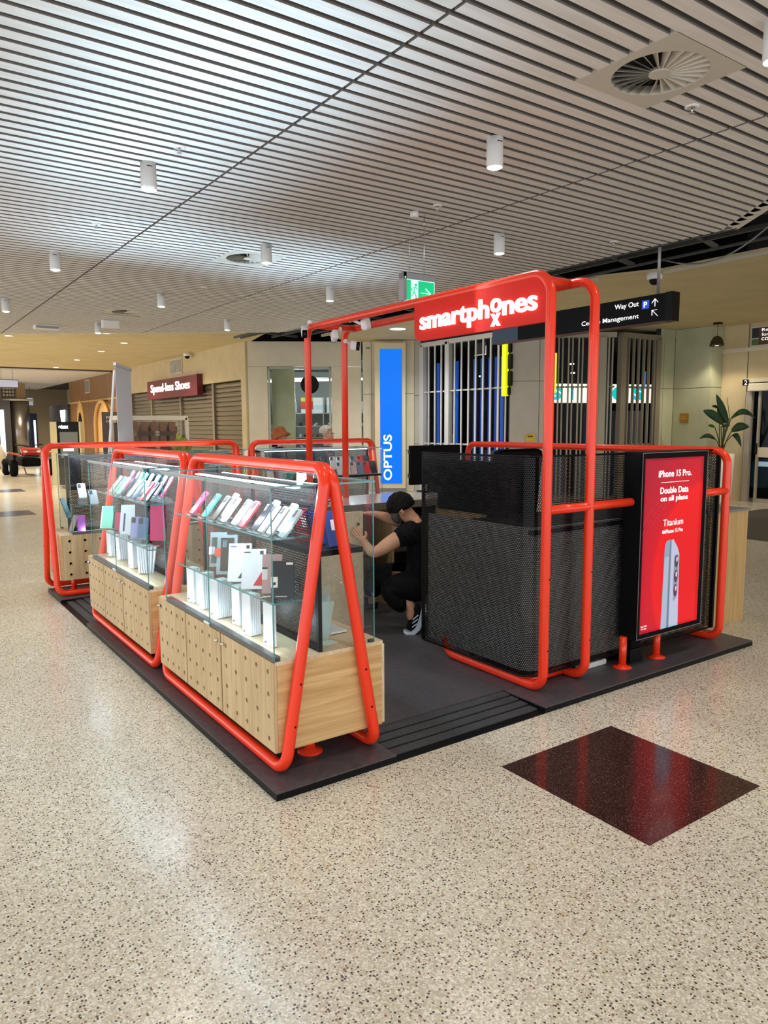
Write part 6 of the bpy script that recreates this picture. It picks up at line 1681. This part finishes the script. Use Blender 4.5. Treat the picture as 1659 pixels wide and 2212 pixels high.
# near shoe, heel raised
NS = {'toe': (mp(879, 1355, -.02), (.040, .024)), 'ball': (mp(888, 1350, -.02), (.046, .034)), 'mid': (mp(897, 1334, -.02), (.042, .040)), 'heel': (mp(904, 1312, -.02), (.038, .042)), 'top': (mp(896, 1302, -.02), .044)}
sh1 = skinned('shoe', TEE, pn, NS, [('toe', 'ball'), ('ball', 'mid'), ('mid', 'heel'), ('heel', 'top')], 'mid')
SOLE = pm('sole_white', (.60, .68, .76), .5)
m = MB(); sp_ = [mp(873, 1359, -.02), mp(880, 1364, -.02), mp(892, 1363, -.02), mp(903, 1352, -.02), (mp(910, 1335, -.02)), mp(915, 1318, -.02), mp(917, 1302, -.02)]
pr = []
for i, p in enumerate(sp_):
    a = sp_[max(0, i-1)]; b = sp_[min(len(sp_)-1, i+1)]; tg = (b-a).normalized(); nn = FFv.cross(tg).normalized(); w = .046 if 0 < i < 6 else .030; h = (.008, .012, .016, .018, .019, .020, .016)[i]
    pr.append([m.bm.verts.new(p+FFv*w*s_+nn*h*q_) for s_, q_ in ((-1, -1), (1, -1), (1, 1), (-1, 1))])
for a, b in zip(pr, pr[1:]):
    for k in range(4): m.bm.faces.new([a[k], a[(k+1) % 4], b[(k+1) % 4], b[k]])
m.bm.faces.new(pr[0]); m.bm.faces.new(pr[-1]); m.build('sole', SOLE, sh1)
for a, b in (((892, 1331), (904, 1321)), ((891, 1339), (903, 1330)), ((891, 1348), (901, 1340))):
    m = MB(); m.bar(mp(*a, -.066), mp(*b, -.066), .006, .014, up=tuple(FFv)); m.build('stripe', SOLE, sh1)
sh2 = skinned('shoe', TEE, pn, {'toe': (mp(784, 1337, .44), (.042, .026)), 'ball': (mp(794, 1335, .43), (.045, .034)), 'heel': (mp(812, 1331, .38), .042)}, [('toe', 'ball'), ('ball', 'heel')], 'ball')
# ---- two shoppers standing beyond the kiosk
def stander(pos, hgt, label, shirt, trous, skin, face, lower):
    pos = Vector(pos); face = Vector(face).normalized(); sd = Vector((face.y, -face.x, 0)); k = hgt/1.75
    t = thing('person', label, 'person', tuple(pos))
    L_ = lambda r, u, f=0.0: pos+sd*r*k+UP*u*k+face*f*k
    n = {'pel': (L_(0, .95), (.15*k, .11*k)), 'sp': (L_(0, 1.15), (.135*k, .10*k)), 'ch': (L_(0, 1.34), (.16*k, .11*k)), 'nb': (L_(0, 1.46), .06*k), 'nk': (L_(0, 1.51, .01), .05*k),
         'h1': (L_(0, 1.58, .03), (.065*k, .075*k)), 'h2': (L_(0, 1.66, .02), (.075*k, .088*k)), 'h3': (L_(0, 1.72, .01), (.05*k, .06*k)), 'nose': (L_(0, 1.62, .115), .013*k),
         'sa': (L_(-.18, 1.41), .058*k), 'ea': (L_(-.23, 1.12, -.02), .042*k), 'wa': (L_(-.24, .88, .06), .028*k), 'sb': (L_(.18, 1.41), .058*k), 'eb': (L_(.23, 1.12, -.02), .042*k), 'wb': (L_(.24, .88, .06), .028*k),
         'la': (L_(-.09, .88), .085*k), 'ka': (L_(-.10, .50, .02), .058*k), 'fa': (L_(-.10, .09), .042*k), 'ta': (L_(-.11, .035, .16), .032*k), 'lb': (L_(.09, .88), .085*k), 'kb': (L_(.10, .50, .02), .058*k), 'fb': (L_(.10, .09), .042*k), 'tb': (L_(.11, .035, .16), .032*k)}
    e = [('pel', 'sp'), ('sp', 'ch'), ('ch', 'nb'), ('nb', 'nk'), ('nk', 'h1'), ('h1', 'h2'), ('h2', 'h3'), ('h1', 'nose'), ('ch', 'sa'), ('sa', 'ea'), ('ea', 'wa'), ('ch', 'sb'), ('sb', 'eb'), ('eb', 'wb'), ('pel', 'la'), ('la', 'ka'), ('ka', 'fa'), ('fa', 'ta'), ('pel', 'lb'), ('lb', 'kb'), ('kb', 'fb'), ('fb', 'tb')]
    n2, e2 = dict(n), list(e); hand(n2, e2, 'a', 'wa', (0, 0, -1), face, k, .4); hand(n2, e2, 'b', 'wb', (0, 0, -1), face, k, .4, -1)
    skinned('body', skin, t, n2, e2, 'pel')
    g = 1.16
    skinned('shirt', shirt, t, {q: (n[q][0], tuple(x*g+.006 for x in n[q][1]) if isinstance(n[q][1], tuple) else n[q][1]*g+.006) for q in ('pel', 'sp', 'ch', 'nb', 'sa', 'ea', 'sb', 'eb')}, [('pel', 'sp'), ('sp', 'ch'), ('ch', 'nb'), ('ch', 'sa'), ('sa', 'ea'), ('ch', 'sb'), ('sb', 'eb')], 'pel')
    skinned('trousers', trous, t, {q: (n[q][0], tuple(x*1.1 for x in n[q][1]) if isinstance(n[q][1], tuple) else n[q][1]*1.2) for q in ('pel', 'la', 'ka', 'fa', 'lb', 'kb', 'fb')}, [('pel', 'la'), ('la', 'ka'), ('ka', 'fa'), ('pel', 'lb'), ('lb', 'kb'), ('kb', 'fb')], 'pel')
    for s_ in (-1, 1):
        m = MB(); m.sweep([L_(.078*s_, 1.66, .0), L_(.092*s_, 1.65, -.015), L_(.09*s_, 1.61, -.008), L_(.075*s_, 1.60, .005)], .011*k, 8); m.build('ear', skin, t)
        m = MB(); m.cyl(L_(.032*s_, 1.645, .105), L_(.032*s_, 1.645, .112), .011*k, n=10); m.build('eye', BLACK, t)
    m = MB(); m.sweep([L_(-.025, 1.575, .10), L_(0, 1.573, .108), L_(.025, 1.575, .10)], .006*k, 6); m.build('mouth', pm('lips', (.45, .16, .13), .5), t)
    return t, L_, k, sd, face
PAT = speckle('patterned_shirt', (.02, .02, .025), (.03, .03, .035), 40, .8, (.55, .55, .55))
t, L_, k, sd, fc = stander((3.80, 5.99, 0), 1.585, 'grey haired man in a dark patterned shirt standing beyond the far display case', PAT, TROU, SKINL, RR*.9-FFv*.25, 0)
m = MB(); bmesh.ops.create_icosphere(m.bm, subdivisions=4, radius=1)
hc = L_(0, 1.685, -.005)
for v in m.bm.verts:
    p = Vector(v.co); q = sd*p.x*.090*k+UP*p.z*.088*k+fc*p.y*.108*k; q *= 1+.06*math.sin(p.x*19+p.z*13)*math.cos(p.y*17+p.z*7)
    if p.y > .55 and p.z < .35: q -= fc*(p.y-.55)*.12
    if p.z < -.35: q -= UP*(p.z+.35)*.07
    v.co = hc+q
for f in m.bm.faces: f.smooth = True
m.build('hair', HAIRG, t)
t, L_, k, sd, fc = stander((3.509, 6.807, 0), 1.56, 'shopper in a rust brown bucket hat and dark top beyond the far display case', TEE, TROU, SKINL, RR*.95-FFv*.15, 0)
HAT = noisy('hat_rust', (.26, .06, .015), (.36, .10, .025), 12, .8)
m = MB(); ax_ = (UP*.93+fc*-.36).normalized()
m.lathe(L_(0, 1.64, .0), [(.098*k, -.02), (.165*k, -.045*k), (.172*k, -.035*k), (.125*k, .01), (.118*k, .05*k), (.105*k, .11*k), (.06*k, .135*k), (.002, .14*k)], 30, axis=ax_); m.build('hat', HAT, t)
m = MB(); m.sweep([L_(0, 1.60, -.09), L_(0, 1.52, -.10), L_(0, 1.46, -.09)], .045*k, 10); m.build('hair', HAIRB, t)
